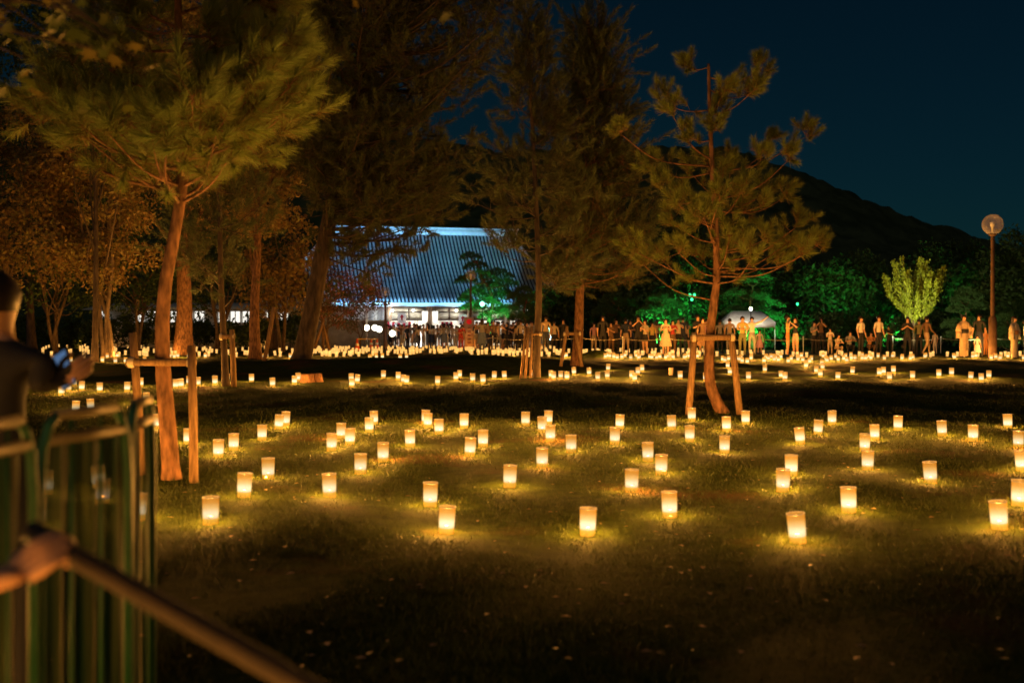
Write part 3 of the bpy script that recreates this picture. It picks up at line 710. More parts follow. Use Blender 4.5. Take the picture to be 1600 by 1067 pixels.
# hedge of background trees to the right
BG = [(960, 88, 60, 405, 520, 'green'), (1012, 84, 55, 420, 525, 'green'), (1045, 96, 60, 330, 500, 'green'), (1095, 90, 58, 400, 515, 'green'), (1150, 82, 52, 425, 505, 'green'), (1200, 88, 62, 425, 520, 'green'), (1252, 92, 66, 415, 530, 'green'),
      (1300, 84, 55, 405, 530, 'green'), (1345, 90, 60, 400, 525, 'green'), (1395, 100, 70, 385, 520, 'green'), (1440, 92, 62, 382, 525, 'green'), (1490, 98, 60, 378, 520, 'green'), (1545, 86, 55, 395, 530, 'green'), (1592, 76, 60, 362, 525, 'green'), (1640, 84, 70, 370, 525, 'green'), (900, 92, 50, 440, 520, 'green'), (860, 88, 40, 455, 520, 'green')]
BGL = ['behind the dim pruned pine', 'right of the conical pine crown', 'tallest, behind the green pruned pine', 'behind the bent pine trunk', 'left of the white tent', 'behind the white tent', 'behind the embracing couple', 'behind the white shirted child', 'behind the matching T-shirt pair', 'left behind the bright young tree', 'right behind the bright young tree', 'behind the tan robed person', 'behind the globe lamp post', 'with round pale crown right of the globe lamp', 'farthest along, past the round crown', 'behind the conical pine trunk', 'behind the slim pine trunk']
for k, (px, Z, hp, yt, yb, _) in enumerate(BG):
    btree(px, Z, hp, yt, yb, .18, 'dark green broadleaf tree in the belt ' + BGL[k], M_leaf_green, 60 + k, group='trees in the dark belt behind the crowd', nclump=42, nper=90, ls=.17, csize=(.8, 1.5), stems=2, limbs=4)
# low shrubs that close the gaps under the belt
SHL = ['behind the photographing person', 'behind the cream dress', 'behind the bent pine', 'right of the stakes', 'under the white tent', 'behind the couple', 'behind the teal phone', 'behind the crouching child', 'behind the T-shirt pair', 'left of the bright young tree', 'at the bright young tree foot', 'left of the tan robe', 'behind the tan robe', 'right of the globe lamp', 'behind the kimono walker']
for k, px in enumerate(range(1010, 1660, 46)):
    Z = 72 + (k * 37 % 11)
    btree(px, Z, 34, 492, 535, .05, 'low dark shrub under the tree belt ' + SHL[k], M_leaf_green, 90 + k, name='shrub', group='shrubs under the dark tree belt', cat='shrub', nclump=14, nper=110, ls=.13, csize=(.5, .9), stems=2, limbs=2)

def vase_tree(px, Z, label):
    rng = np.random.default_rng(77); f = foot(px, Z); root = empty('ginkgo_tree', f)
    z0 = zrel(508, Z, px); z1 = zrel(404, Z, px); hw = 49 / F * Z
    tb = MB(); tb.tube(smoothpath([(0, 0, -.1), (.03, 0, z0 * .6), (0, 0, z0 * 1.02), (.02, 0, z0 + (z1 - z0) * .5)], 5), np.linspace(.07, .025, 16), 8)
    tb.build('trunk', M_bark_pale, root, True)
    bb = MB(); V, T = [], []
    for k in range(40):
        a = rng.random() * 6.283; q = math.sqrt(rng.random()); tipz = z1 - (z1 - z0) * (.28 * rng.random() + .55 * max(0, q - .45) * rng.random() + (.22 if abs(math.cos(a) * q) < .22 else 0))
        s = np.array([0, 0, z0 * (.9 + .55 * rng.random())]); e = np.array([hw * q * math.cos(a), hw * q * math.sin(a), tipz])
        md = (s + e) / 2 + np.array([e[0] * .25, e[1] * .25, -.12])
        P = smoothpath([s, md, e], 7); bb.tube(P, np.linspace(.018, .004, len(P)), 5, False)
        for p in P[3:]:
            n = 24; c = p + rng.normal(0, .065, (n, 3)); u = (e - md) / np.linalg.norm(e - md) + rng.normal(0, .45, (n, 3)); u /= np.linalg.norm(u, axis=1)[:, None]
            v = np.cross(u, rng.normal(0, 1, (n, 3))); v /= np.linalg.norm(v, axis=1)[:, None]; l = .055 + .035 * rng.random((n, 1))
            V.append(np.stack([c - u * l, c + v * l * .45, c + u * l, c - v * l * .45], 1).reshape(-1, 3)); T.append(np.repeat(rng.random(n), 4))
    bb.build('limbs', M_bark_pale, root, True)
    V = np.concatenate(V); fo = obj('leaf_foliage', mesh_np('leaf_foliage', V, np.arange(len(V)).reshape(-1, 4), M_leaf_ginkgo, attr=np.concatenate(T)), root); fo['kind'] = 'stuff'
    tag(root, label, 'tree')
vase_tree(1427, 57, 'bright yellow green floodlit young tree with upswept branches')

def cloud_pine(px, Z, pads, label, seed, r0=.12, path=None):
    """pruned garden pine: flat needle pads on a crooked stem; pads: (px, py, half width px, dz)"""
    rng = np.random.default_rng(seed); f = np.array(foot(px, Z)); root = empty('pruned_pine_tree', f)
    ytop = min(p[1] for p in pads)
    pth = path or [(px, None), (px + 4, .3), (px - 3, .6), (px + 2, .9)]
    H = zrel(ytop, Z, px)
    P = smoothpath([((q - px) / F * Z, 0, H * (t or 0) - (.1 if t is None else 0)) for q, t in pth], 6)
    MB().tube(P, np.linspace(r0, r0 * .35, len(P)), 9).build('trunk', M_bark, root, True)
    bb = MB(); SP, SD = [], []
    for (qx, qy, hwpx, dz) in pads:
        c = np.array(at(qx, qy, Z + dz)) - f; hw = hwpx / F * Z * 1.22
        i = int(np.argmin(np.abs(P[:, 2] - (c[2] - .25)))); pp = smoothpath([P[i], (P[i] + c) / 2 - [0, 0, .08], c], 4)
        bb.tube(pp, np.linspace(r0 * .4, .012, len(pp)), 6, False)
        n = int(60 + 300 * hw)
        a = rng.random(n) * 6.283; q = np.sqrt(rng.random(n))
        SP.append(c + np.stack([hw * q * np.cos(a), hw * .9 * q * np.sin(a), .50 * hw * (1 - q * q) - .12 * hw + rng.normal(0, .07, n)], -1))
        SD.append(np.stack([np.cos(a) * q * .8, np.sin(a) * q * .8, np.full(n, .75)], -1) + rng.normal(0, .25, (n, 3)))
    bb.build('boughs', M_bark, root, True)
    V, T = needles(np.concatenate(SP), np.concatenate(SD), .10, 26, .13, .006, rng)
    fo = obj('needle_pads', mesh_np('needle_pads', V, np.arange(len(V)).reshape(-1, 3), M_needle_cloud, attr=T), root); fo['kind'] = 'stuff'
    tag(root, label, 'tree')
cloud_pine(766, 80, [(736,404,14,0),(744,418,16,.5),(728,440,14,0),(750,436,24,-.6),(776,432,22,.6),(790,446,18,-.5),(765,455,28,.8),(742,462,18,-.5),(786,466,20,.5),(738,482,16,.2),(795,486,16,-.4),(760,480,26,-.9),(775,494,22,.7),(728,470,10,.3)], 'green floodlit pruned pine with layered pads in front of the hall', 5, .2, [(766, None), (764, .3), (770, .55), (752, .8), (744, .98)])
cloud_pine(822, 76, [(818,455,10,0),(808,465,12,.4),(832,468,14,-.4),(815,480,16,.5),(838,490,14,0),(810,498,13,-.3),(828,505,14,.4)], 'small pruned pine between the floodlit pine and the slim trunk', 6, .1)
cloud_pine(1512, 62, [(1508,458,11,0),(1520,464,12,.3),(1500,470,10,-.3),(1521,480,15,.2),(1496,486,13,-.4),(1488,510,13,.3),(1520,508,14,-.3),(1498,525,14,.4),(1525,530,12,0)], 'pruned garden pine with tiered pads left of the globe lamp', 7, .09)
cloud_pine(1578, 60, [(1572,500,12,0),(1586,512,13,.3),(1568,522,13,-.3),(1588,534,12,.2),(1565,540,10,.3)], 'pruned garden pine with tiered pads right of the globe lamp', 8, .08)
cloud_pine(1035, 74, [(1030,470,16,0),(1050,480,16,.4),(1015,488,15,-.4),(1040,500,18,.3),(1020,510,15,.5),(1058,508,13,-.4)], 'pruned pine glowing green in front of the belt left of the bent pine', 9, .1)
cloud_pine(1175, 76, [(1165,440,14,0),(1188,436,14,.4),(1150,460,14,-.4),(1178,466,20,.3),(1205,478,18,.4),(1150,488,16,-.2),(1185,492,20,.5),(1215,498,14,0)], 'pruned pine lit bright green behind the white tent', 10, .12)
cloud_pine(965, 78, [(955,470,14,0),(978,478,16,.4),(945,488,15,-.4),(970,500,18,.3),(985,510,13,-.4)], 'dim pruned pine between the conical pine and the green lit one', 13, .1)

# maple bough overhead, trunk outside to the left
def maple():
    rng = np.random.default_rng(91)
    root = empty('maple_tree', (-3.6, 4.6, gz(-3.6, 4.6)))
    O = np.array(root.location)
    MB().tube(smoothpath([(0, 0, -.1), (.05, .05, 1.2), (-.05, .1, 2.3), (.1, .2, 3.4), (0, .2, 4.6)], 6), np.linspace(.13, .05, 25), 10).build('trunk', M_bark_dark, root, True)
    bb = MB(); lv = []
    for k in range(17):
        e = np.array(at(rng.uniform(-40, 240), rng.uniform(-50, 105), rng.uniform(4.0, 5.2))) - O
        if k >= 14: e = np.array(at(600 + (k - 14) * 60, -55, 5.0)) - O
        s = np.array([.05, .2, 2.6 + 1.3 * rng.random()])
        P = smoothpath([s, (s + e) / 2 + [0, 0, .14], e], 8); bb.tube(P, np.linspace(.022, .004, len(P)), 6, False)
        for p in P[int(len(P) * .35):]:
            for q in range(5):
                lv.append(p + rng.normal(0, .10, 3) - [0, 0, .03])
    bb.build('limbs', M_bark_dark, root, True)
    pts = []
    for i in range(14):
        a = -math.pi * .5 + 2 * math.pi * i / 14; r_ = (1.0 if i % 2 == 0 else .42); r_ *= (.55 if i == 0 else 1)
        pts.append((r_ * math.cos(a), r_ * math.sin(a), -.18 * r_ * r_))
    metas = []
    for t in (.1, .5, .9):
        V = np.array([(0, 0, 0)] + pts) * .042; Ft = [(0, 1 + i, 1 + (i + 1) % 14) for i in range(14)]
        metas.append(mesh_np('leaf', V, np.array(Ft), M_leaf_maple, attr=np.full(15, t)))
    rng.shuffle(lv)
    for i, p in enumerate(lv[:295]):
        o = obj('leaf', metas[i % 3], root, tuple(p)); o.rotation_euler = (rng.uniform(-.9, .9), rng.uniform(-.9, .9), rng.uniform(0, 6.28)); s = rng.uniform(.7, 1.25); o.scale = (s, s, s)
    tag(root, 'maple bough with soft lobed green leaves hanging over the foreground', 'tree')
maple()

# tree stakes
def stakes(name, legs, bar, label, Z, r=.045):
    """legs: ((px, py top), (px, py foot), depth offset)"""
    p0 = foot(legs[0][1][0], Z); root = empty(name, p0); O = np.array(p0)
    for (a, b, dz) in legs:
        A = np.array(at(a[0], a[1], Z + dz * .55)) - O; zb = Z + dz; x = (b[0] - 800) / F * Z
        B = np.array((x, zb, gz(x, zb) - .06)) - O
        MB().tube(np.array([B, B + (A - B) * .5 + [.006, 0, 0], A]), [r * 1.05, r, r * .95], 10).build('post', M_stake, root, False)
    for (a, b, dz) in bar:
        A = np.array(at(a[0], a[1], Z + dz)) - O; B = np.array(at(b[0], b[1], Z + dz)) - O
        MB().tube(np.array([A, B]), r * .9, 10).build('crossbar', M_stake, root)
        for P in (A + (B - A) * .07, A + (B - A) * .93):
            MB().lathe([(r * 1.22, -.03), (r * 1.3, 0), (r * 1.22, .03)], 10, Matrix.Translation(Vector(P)) @ Matrix.Rotation(R(90), 4, 'Y')).build('binding', M_rope, root)
    tag(root, label, 'stake frame')
stakes('tree_stake_frame', [((1085, 520), (1071, 648), -.28), ((1142, 522), (1151, 648), -.28)], [((1079, 528), (1149, 527), -.20)], 'two wooden stakes and a crossbar propping the bent pine', Zb, .055)
stakes('tree_stake_frame', [((299, 540), (313, 757), -.22), ((207, 520), (204, 690), .35)], [((198, 566), (306, 566), -.09)], 'two tall wooden stakes and a crossbar propping the tall pine', Za, .040)
stakes('tree_stake_frame', [((822, 512), (813, 592), -.3), ((826, 512), (820, 592), -.45), ((831, 510), (828, 592), -.4)], [((818, 522), (846, 522), -.16)], 'bunch of leaning wooden stakes propping the slim pine', Zc, .036)
stakes('tree_stake_frame', [((886, 510), (875, 572), -.3), ((899, 515), (908, 574), -.4)], [((880, 522), (908, 521), -.2)], 'pair of leaning wooden stakes propping the conical pine', Zd, .055)
stakes('tree_stake_frame', [((362, 515), (369, 608), -.2)], [((344, 526), (366, 526), -.1)], 'single weathered stake with short tie bar at the thin dark pine', Zs, .06)
stakes('tree_stake_frame', [((428, 480), (415, 575), -.2)], [], 'lone leaning wooden prop left of the leaning old pine', 37.0, .07)
stakes('tree_stake_frame', [((506, 500), (490, 552), -.3), ((503, 500), (515, 553), .2), ((504, 498), (503, 550), .5)], [], 'tripod of pale wooden props under the red leaved tree', 58.0, .07)

# cut stump lit by lanterns
def stump(p, label):
    g = on_ground(*p); root = empty('tree_stump', g)
    MB().lathe([(0.0, .20), (.11, .205), (.155, .195), (.165, .12), (.175, .05), (.215, -.03)], 14).build('wood', M_bark, root)
    MB().lathe([(0.0, .212), (.10, .212), (.13, .206)], 14).build('cut_face', M_stake, root)
    tag(root, label, 'stump')
stump((480, 597), 'low orange lit tree stump next to a lantern pair')
stump((493, 596), 'lower darker tree stump touching the orange one')

# ------------------------------------------------------------------ the hall
def hall():
    a = R(15); Z1 = 88.0; X1 = (400 - 800) / F * Z1
    g0 = gz(X1, Z1) - .1
    root = empty('temple_hall', (X1, Z1, g0), a)
    L = 25.7; ze = 2.80 - g0; H = 8.85 - 2.80; D = 7.0; il, ir = 6.4, 3.4
    def s_of(px):
        k = (px - 800) / F; return (X1 - k * Z1) / (k * math.sin(a) - math.cos(a))
    prof = lambda t: (D * t, ze + H * (.70 * t + .30 * t * t))
    up = lambda s: .40 * math.exp(-s / 2.2) + .30 * math.exp(-(L - s) / 2.2)       # upturned corners
    roof = empty('roof'); roof.parent = root
    ts = np.linspace(0, 1, 13)
    mb = MB()
    n = 80; xs = np.linspace(0, L, n + 1)
    V = []; F4 = []
    for t in ts:
        y, z = prof(t); x0, x1 = il * t, L - ir * t
        for u in np.linspace(0, 1, n + 1):
            x = x0 + (x1 - x0) * u; V.append((x, y, z + up(x) * (1 - t)))
    k = n + 1
    for i in range(len(ts) - 1):
        for j in range(n): F4.append((i*k+j, i*k+j+1, (i+1)*k+j+1, (i+1)*k+j))
    mb.add(V, None, F4)
    for side in (0, 1):
        V = []; F4 = []
        for t in ts:
            y, z = prof(t); x = il * t if side == 0 else L - ir * t
            for u in np.linspace(0, 1, 13): V.append((x, y + (2 * D - 2 * y) * u, z + up(x) * (1 - t) * (1 - u)))
        for i in range(len(ts) - 1):
            for j in range(12): F4.append((i*13+j, (i+1)*13+j, (i+1)*13+j+1, i*13+j+1))
        mb.add(V, None, F4)
    V = []
    for t in (0, 1):
        y, z = prof(t); V += [(il * t, 2 * D - y, z), (L - ir * t, 2 * D - y, z)]
    mb.add(V, None, [(1, 0, 2, 3)])
    mb.build('tile_bed', M_tile_pan, roof)
    # one raised row of cover tiles after another
    full = None; sp = 0.31; nr = int(L / sp)
    for i in range(nr + 1):
        s = i * sp + .04
        tm = min(1.0, s / il, (L - s) / ir)
        if tm < .06: continue
        if tm >= 1 and full is not None and min(s, L - s) > 7.5:
            me_ = full
        else:
            tt = np.linspace(0, tm, 14); pr = np.array([(0, prof(t)[0], prof(t)[1] + up(s) * (1 - t)) for t in tt])
            m2 = MB(); V = []; F4 = []
            sec = [(-.085, .0), (-.075, .09), (0, .135), (.075, .09), (.085, .0)]
            for p in pr:
                for (dx, dz) in sec: V.append((p[0] + dx, p[1] - dz * .55, p[2] + dz * .85))
            for r_ in range(len(pr) - 1):
                for c_ in range(4): F4.append((r_*5+c_, r_*5+c_+1, (r_+1)*5+c_+1, (r_+1)*5+c_))
            m2.add(V, [(0, 2, 1), (0, 4, 2), (2, 4, 3)], F4)
            me_ = m2.me('tile_row', M_tile, False)
            if tm >= 1 and min(s, L - s) > 7.5: full = me_
        obj('tile_row', me_, roof, (s, 0, 0.004))
    yr, zr = prof(1)
    MB().box((il - .5, yr - .22, zr - .1), (L - ir + .5, yr + .22, zr + .42)).box((il - .6, yr - .30, zr + .42), (L - ir + .6, yr + .30, zr + .56)).build('ridge', M_ridge, roof)
    for (sx, ex) in ((0, il), (L, L - ir)):
        P = np.array([(sx + (ex - sx) * t, prof(t)[0], prof(t)[1] + .12 + up(sx + (ex - sx) * t) * (1 - t)) for t in np.linspace(0, 1, 12)])
        MB().tube(P, .15, 8).build('hip_ridge', M_ridge, roof, True)
    # eaves
    V = []; F4 = []; xs = np.linspace(.05, L - .05, 60)
    for x in xs:
        zz = ze + up(x); V += [(x, .02, zz - .02), (x, .02, zz - .30), (x, 1.55, zz - .32)]
    for i in range(59):
        F4 += [(i*3, i*3+1, i*3+4, i*3+3), (i*3+1, i*3+2, i*3+5, i*3+4)]
    MB().add(V, None, F4).build('eave_board', M_white, root)
    # walls
    W0, W1, wy = 1.3, L - 1.3, 1.5
    MB().box((W0, wy + .16, 0), (W1, wy + .36, ze - .25)).box((W0, wy + .36, 0), (W0 + .2, 2 * D - 1.5, ze)).box((W1 - .2, wy + .36, 0), (W1, 2 * D - 1.5, ze)).box((W0, 2 * D - 1.7, 0), (W1, 2 * D - 1.5, ze)).build('wall', M_white, root)
    zl = 2.15
    bays = [s_of(p) for p in (612, 676, 740, 800, 855)]
    M_door = glow('lit_doorway_paper', (1.0, 0.90, 0.74), 0.62)
    for i in range(len(bays) - 1):
        b0, b1 = bays[i] + .26, bays[i + 1] - .26; mid = (b0 + b1) / 2
        for (z0, z1) in ((zl + .12, zl + .62), (zl + .72, ze - .45)):
            for (c0, c1) in ((b0, mid - .05), (mid + .05, b1)):
                MB().box((c0, wy + .08, z0), (c1, wy + .158, z1)).build('panel', M_cream, root)
        for z0 in (zl, zl + .63, ze - .43):
            MB().box((b0, wy + .02, z0), (b1, wy + .157, z0 + .085)).build('beam', M_beam, root)
        MB().box((mid - .045, wy + .03, zl + .09), (mid + .045, wy + .156, ze - .45)).build('mullion', M_beam, root)
        nd = 4; dw = (b1 - b0) / nd
        for q in range(nd):
            MB().box((b0 + q * dw + .03, wy + .05, .1), (b0 + (q + 1) * dw - .03, wy + .14, zl - .01)).build('lit_door', M_door, root)
    for i, b in enumerate(bays):
        MB().lathe([(.26, 0), (.25, 1.5), (.24, ze - .2)], 12, Matrix.Translation((b, wy - .02, 0))).build('column', M_column, root, True)
    for px in (588, 606):
        s = s_of(px); MB().box((s - .28, wy - .12, 0), (s + .28, wy + .14, ze - .28)).build('white_pier', M_white, root)
    # bulbs under the eaves
    M_bulb = glow('eave_bulb', (1.0, 0.97, 0.9), 8)
    LB = bpy.data.lights.new('eave_lamp', 'POINT'); LB.energy = 30; LB.color = (1, .95, .85); LB.shadow_soft_size = .08
    for px in (616, 649, 717, 775, 830):
        s = s_of(px); MB().sphere((s, wy - .55, ze - .62), .085, 10, 6).build('eave_lamp', M_bulb, root, True)
        l = bpy.data.objects.new('eave_lamp_light', LB); C.objects.link(l); l.parent = root; l.location = (s, wy - .55, ze - .78)
        MB().tube([(s, wy - .55, ze - .55), (s, wy - .55, ze - .3)], .012, 6).build('lamp_stem', M_black, root)
    # striped festival curtain
    for p0, p1 in ((608, 646), (694, 712)):
        s0, s1 = s_of(p0), s_of(p1); n = 9 if p0 == 608 else 5; wd = (s1 - s0) / n
        for q in range(n):
            MB().box((s0 + q * wd, wy - .30 + .02 * (q % 2), 1.35), (s0 + (q + 1) * wd - .004, wy - .28 + .02 * (q % 2), 2.05)).build('curtain_strip', M_red if q % 2 == 0 else M_white, root)
    tag(root, 'large temple hall with lit blue grey tiled hip roof and cream walls', 'hall')
    return root, s_of, a, (X1, Z1, g0), ze
HALL, s_of, HA, HO, HZE = hall()
def hall_pt(s, y, z):                         # hall coordinates to world
    return Vector((HO[0] + s * math.cos(HA) - y * math.sin(HA), HO[1] + s * math.sin(HA) + y * math.cos(HA), HO[2] + z))

# paper lanterns on the middle column
M_bigl = glow('hall_lantern_paper', (1.0, 0.96, 0.88), 1.3)
for px, lab in ((668, 'white hexagonal hall lantern on the left of the hall column'), (684, 'white hexagonal hall lantern on the right of the hall column')):
    p = hall_pt(s_of(px), 1.1, 2.05); root = empty('hall_lantern', p, HA)
    MB().lathe([(.02, -.12), (.20, 0), (.24, .85), (.02, .9)], 6).build('paper_body', M_bigl, root)
    MB().lathe([(.0, 1.0), (.12, .96), (.28, .88), (.26, .85), (0, .85)], 6).build('cap', M_beam, root)
    MB().tube([(0, 0, .98), (0, 0, HZE - .3 - 2.05)], .012, 6).build('hanger', M_black, root)
    tag(root, lab, 'lantern')

# arrow signs
def arrow_sign(px, py, Z, label):
    p = at(px, py, Z); g = gz(p.x, p.y); root = empty('arrow_sign', (p.x, p.y, g)); h = p.z - g
    MB().box((-.30, -.02, h - .36), (.30, .02, h + .36)).build('board', M_signw, root)
    s = MB(); s.add([(-.07, -.028, h - .14), (.07, -.028, h - .14), (.07, -.028, h + .058), (-.07, -.028, h + .058), (-.16, -.028, h + .06), (.16, -.028, h + .06), (0, -.028, h + .30)], [(4, 5, 6)], [(0, 1, 2, 3)])
    s.build('arrow', M_arrow, root)
    for q in range(3):
        MB().box((-.20, -.026, h - .30 + q * .06), (.20 - .05 * q, -.022, h - .27 + q * .06)).build('text_line', M_grey, root)
    MB().tube([(0, .03, -.05), (0, .03, h + .2)], .025, 8).build('pole', M_iron, root)
    tag(root, label, 'sign')
M_signw = glow('white_sign_face', (0.8, 0.82, 0.9), 0.35); M_arrow = mat('red_arrow_print', (0.65, 0.01, 0.08), 0.6, (0.6, 0.01, 0.07), 10); M_grey = mat('grey_print', (.35, .36, .40), .7, (.4, .4, .45), 20)  # white sign face has its own even emission
arrow_sign(628, 497, 84.5, 'white sign with red up arrow over the crowd left of the hall lanterns')
arrow_sign(723, 499, 85.5, 'white sign with red up arrow over the crowd right of the hall lanterns')

# bright standing board
p = at(655, 525, 77); g = gz(p.x, p.y); root = empty('light_board', (p.x, p.y, g))
MB().box((-.22, -.06, .12), (.22, .06, 1.2)).build('panel', glow('light_board_face', (1.0, .95, .85), 2.2), root)
MB().box((-.26, -.08, 0.0), (.26, .08, .12)).box((-.25, -.07, 1.2), (.25, .07, 1.25)).build('frame', M_black, root)
tag(root, 'upright glowing white light board standing in the crowd', 'light board')

# balloon lamps
M_ball = glow('balloon_lamp_skin', (1.0, 0.90, 0.68), 7.0)
for (px, py, Z, lab) in ((573, 512, 78, 'round white balloon lamp on tripod at the grass edge, set apart from two others'), (585.5, 512, 79, 'round balloon lamp of the close pair before the grey wall, higher one'), (592.5, 514.5, 77, 'round balloon lamp of the close pair before the grey wall, lower one'), (613, 521, 75, 'round balloon lamp on low tripod among the crowd')):
    p = at(px, py, Z); g = gz(p.x, p.y); root = empty('balloon_lamp', (p.x, p.y, g)); h = p.z - g
    MB().sphere((0, 0, h), .20, 18, 12).build('globe', M_ball, root, True)
    MB().tube([(0, 0, .3), (0, 0, h - .2)], .022, 8).build('pole', M_iron, root)
    for q in range(3):
        an = q * 2.094 + .5; MB().tube([(0, 0, h - .55), (.33 * math.cos(an), .33 * math.sin(an), -.02)], .016, 6).build('leg', M_stake, root)
    tag(root, lab, 'lamp')

# grey garden wall left of the hall
def wall(name, px0, px1, Z, ytop, m, label, th=.25, z1=None):
    p0, p1 = at(px0, ytop, Z), at(px1, ytop, z1 or Z); g = min(gz(p0.x, p0.y), gz(p1.x, p1.y)) - .1
    root = empty(name, (p0.x, p0.y, g), math.atan2(p1.y - p0.y, p1.x - p0.x)); L = math.hypot(p1.x - p0.x, p1.y - p0.y); h = p0.z - g
    MB().box((0, 0, 0), (L, th, h - .10)).build('wall_body', m, root)
    MB().box((-.06, -.06, h - .098), (L + .06, th + .06, h)).build('coping', M_ridge, root)
    tag(root, label, 'wall'); return root
wall('garden_wall', 430, 605, 82, 500, M_concrete, 'low grey garden wall left of the white hall piers')

# white lit pavilion behind the left wood
def pavilion():
    Z = 86; x0, x1 = (150 - 800) / F * Z, (470 - 800) / F * Z; g = gz(x0, Z); root = empty('low_pavilion', ((x0 + x1) / 2, Z, g)); w = (x1 - x0) / 2
    h = zrel(484, Z, 300)
    MB().box((-w, .3, 0), (w, 5, h)).build('wall', M_white, root)
    MB().add([(-w - .8, -.9, h), (w + .8, -.9, h), (w + .8, 6, h), (-w - .8, 6, h), (-w, 2.4, h + .55), (w, 2.4, h + .55)], [(0, 4, 3), (1, 2, 5)], [(0, 1, 5, 4), (2, 3, 4, 5), (3, 2, 1, 0)]).build('roof', M_tile, root)
    n = 17; sw = 2 * w / n; gl = glow('pavilion_window_light', (1.0, .97, .86), 1.1)
    for i in (0, 3, 4, 6, 7, 8, 10, 11, 12, 14, 15):
        f = MB(); a, b = -w + i * sw + .12, -w + (i + 1) * sw - .12; z0, z1 = h - .95, h - .12
        win = MB().box((a, .24, z0), (b, .29, z1)).build('window', gl, root)
        MB().box((a - .05, .18, z0 - .06), (b + .05, .295, z0 - .003)).box((a - .05, .18, z1 + .003), (b + .05, .295, z1 + .06)).box(((a + b) / 2 - .03, .20, z0), ((a + b) / 2 + .03, .236, z1)).build('frame', M_beam, win)
    tag(root, 'long low pavilion with bright white windows behind the left trees', 'building')
pavilion()

# white tent
def tent():
    Z = 70; p = at(1166, 520, Z); g = gz(p.x, Z); root = empty('event_tent', (p.x, Z, g)); h = zrel(503, Z, 1166); t = zrel(486, Z, 1166); w = 1.45
    MB().add([(-w, -w, h), (w, -w, h), (w, w, h), (-w, w, h), (-.9, 0, t), (.9, 0, t)], [(3, 0, 4), (1, 2, 5)], [(0, 1, 5, 4), (2, 3, 4, 5)]).build('canopy', M_white, root)
    for sx in (-w, w):
        MB().box((sx - .01, -w, h - .35), (sx + .01, w, h - .002)).build('valance', M_white, root)
        for sy in (-w, w): MB().tube([(sx * .99, sy * .99, -.05), (sx * .99, sy * .99, h)], .03, 8).build('post', M_ridge, root)
    MB().box((-w, -w - .01, h - .35), (w, -w + .01, h - .002)).build('valance', M_white, root)
    tag(root, 'white event tent roof glowing behind the man with raised arm', 'tent')
    lt = bpy.data.lights.new('tent_lamp', 'POINT'); lt.energy = 700; lt.color = (1, .84, .62); lt.shadow_soft_size = .12
    lamp = empty('tent_flood', (p.x - .6, Z - 4.2, gz(p.x, Z - 4.2)))
    MB().tube([(0, 0, -.05), (0, 0, 2.3)], .03, 8).build('pole', M_black, lamp)
    MB().sphere((0, 0, 2.4), .1, 10, 6).build('bulb', glow('tent_bulb', (1, .95, .85), 6), lamp, True)
    l = bpy.data.objects.new('tent_lamp', lt); C.objects.link(l); l.parent = lamp; l.location = (0, 0, 2.6)
    tag(lamp, 'small bright lamp on pole before the white tent', 'lamp')
tent()

# ------------------------------------------------------------------ floodlights
def flood(name, pos, target, energy, color, cone, label, blend=.5, size=.12, vis=2.0, r=.11):
    root = empty(name, pos); d = (Vector(target) - Vector(pos) - Vector((0, 0, .35))).normalized(); q = d.to_track_quat('-Z', 'Y')
    Mx = Matrix.Translation((0, 0, .35)) @ q.to_matrix().to_4x4()
    MB().lathe([(0, .16), (r * .75, .15), (r, .02), (r * 1.08, 0), (r, -.01)], 12, Mx).build('housing', M_black, root, True)
    MB().lathe([(0, .01), (r * .95, .01)], 12, Mx).build('lens', glow(name + '_lens', color, vis), root)
    MB().tube([(0, 0, -.04), (0, 0, .30)], .02, 8).build('stand', M_black, root)
    ld = bpy.data.lights.new(name, 'SPOT'); ld.energy = energy; ld.color = color; ld.spot_size = R(cone); ld.spot_blend = blend; ld.shadow_soft_size = size
    l = bpy.data.objects.new(name + '_light', ld); C.objects.link(l); l.parent = root; l.matrix_local = Matrix.Translation(Vector((0, 0, .35)) + d * .06) @ q.to_matrix().to_4x4()
    tag(root, label, 'floodlight'); return root
BLUEW = (0.22, 0.60, 1.0)
for k, (px, en) in enumerate(((545, 8500), (600, 9000), (655, 7000), (710, 7000), (765, 9000), (825, 12000))):
    b = hall_pt(s_of(px), -6.5, 0); b.z = gz(b.x, b.y)
    flood('roof_floodlight', b, hall_pt(s_of(px), 3.5, 8.9), en * 1.15, BLUEW, 42, ('blue white roof floodlight behind the red leaved tree', 'blue white roof floodlight behind the balloon lamps', 'blue white roof floodlight behind the glowing light board', 'blue white roof floodlight left of the pinkish banner', 'blue white roof floodlight behind the layered pruned pine', 'blue white roof floodlight behind the small pruned pine')[k], .45)
b = hall_pt(s_of(598), -3.2, 0); b.z = gz(b.x, b.y)
flood('pier_floodlight', b, hall_pt(s_of(598), 1.5, 2.6), 650, (.85, .93, 1.0), 60, 'white floodlight at the foot of the white hall piers')
GRN = (0.05, 1.0, 0.22)
def gflood(px, Z, tpx, tpy, tZ, en, lab, col=GRN, cone=75):
    return flood('green_floodlight' if col is GRN else 'tree_floodlight', foot(px, Z), at(tpx, tpy, tZ), en, col, cone, lab)
gflood(752, 77.5, 762, 470, 80.5, 3600, 'green floodlight under the layered pruned pine')
gflood(1030, 70.5, 1032, 480, 75, 4550, 'green floodlight under the pruned pine left of the bent pine')
gflood(1068, 80, 1062, 440, 90, 5250, 'green floodlight in the belt behind the bent pine stakes')
gflood(1180, 71.5, 1182, 465, 77, 6300, 'green floodlight under the pruned pine by the white tent')
gflood(1250, 76, 1262, 440, 88, 2000, 'weak green floodlight in the belt right of the tent')
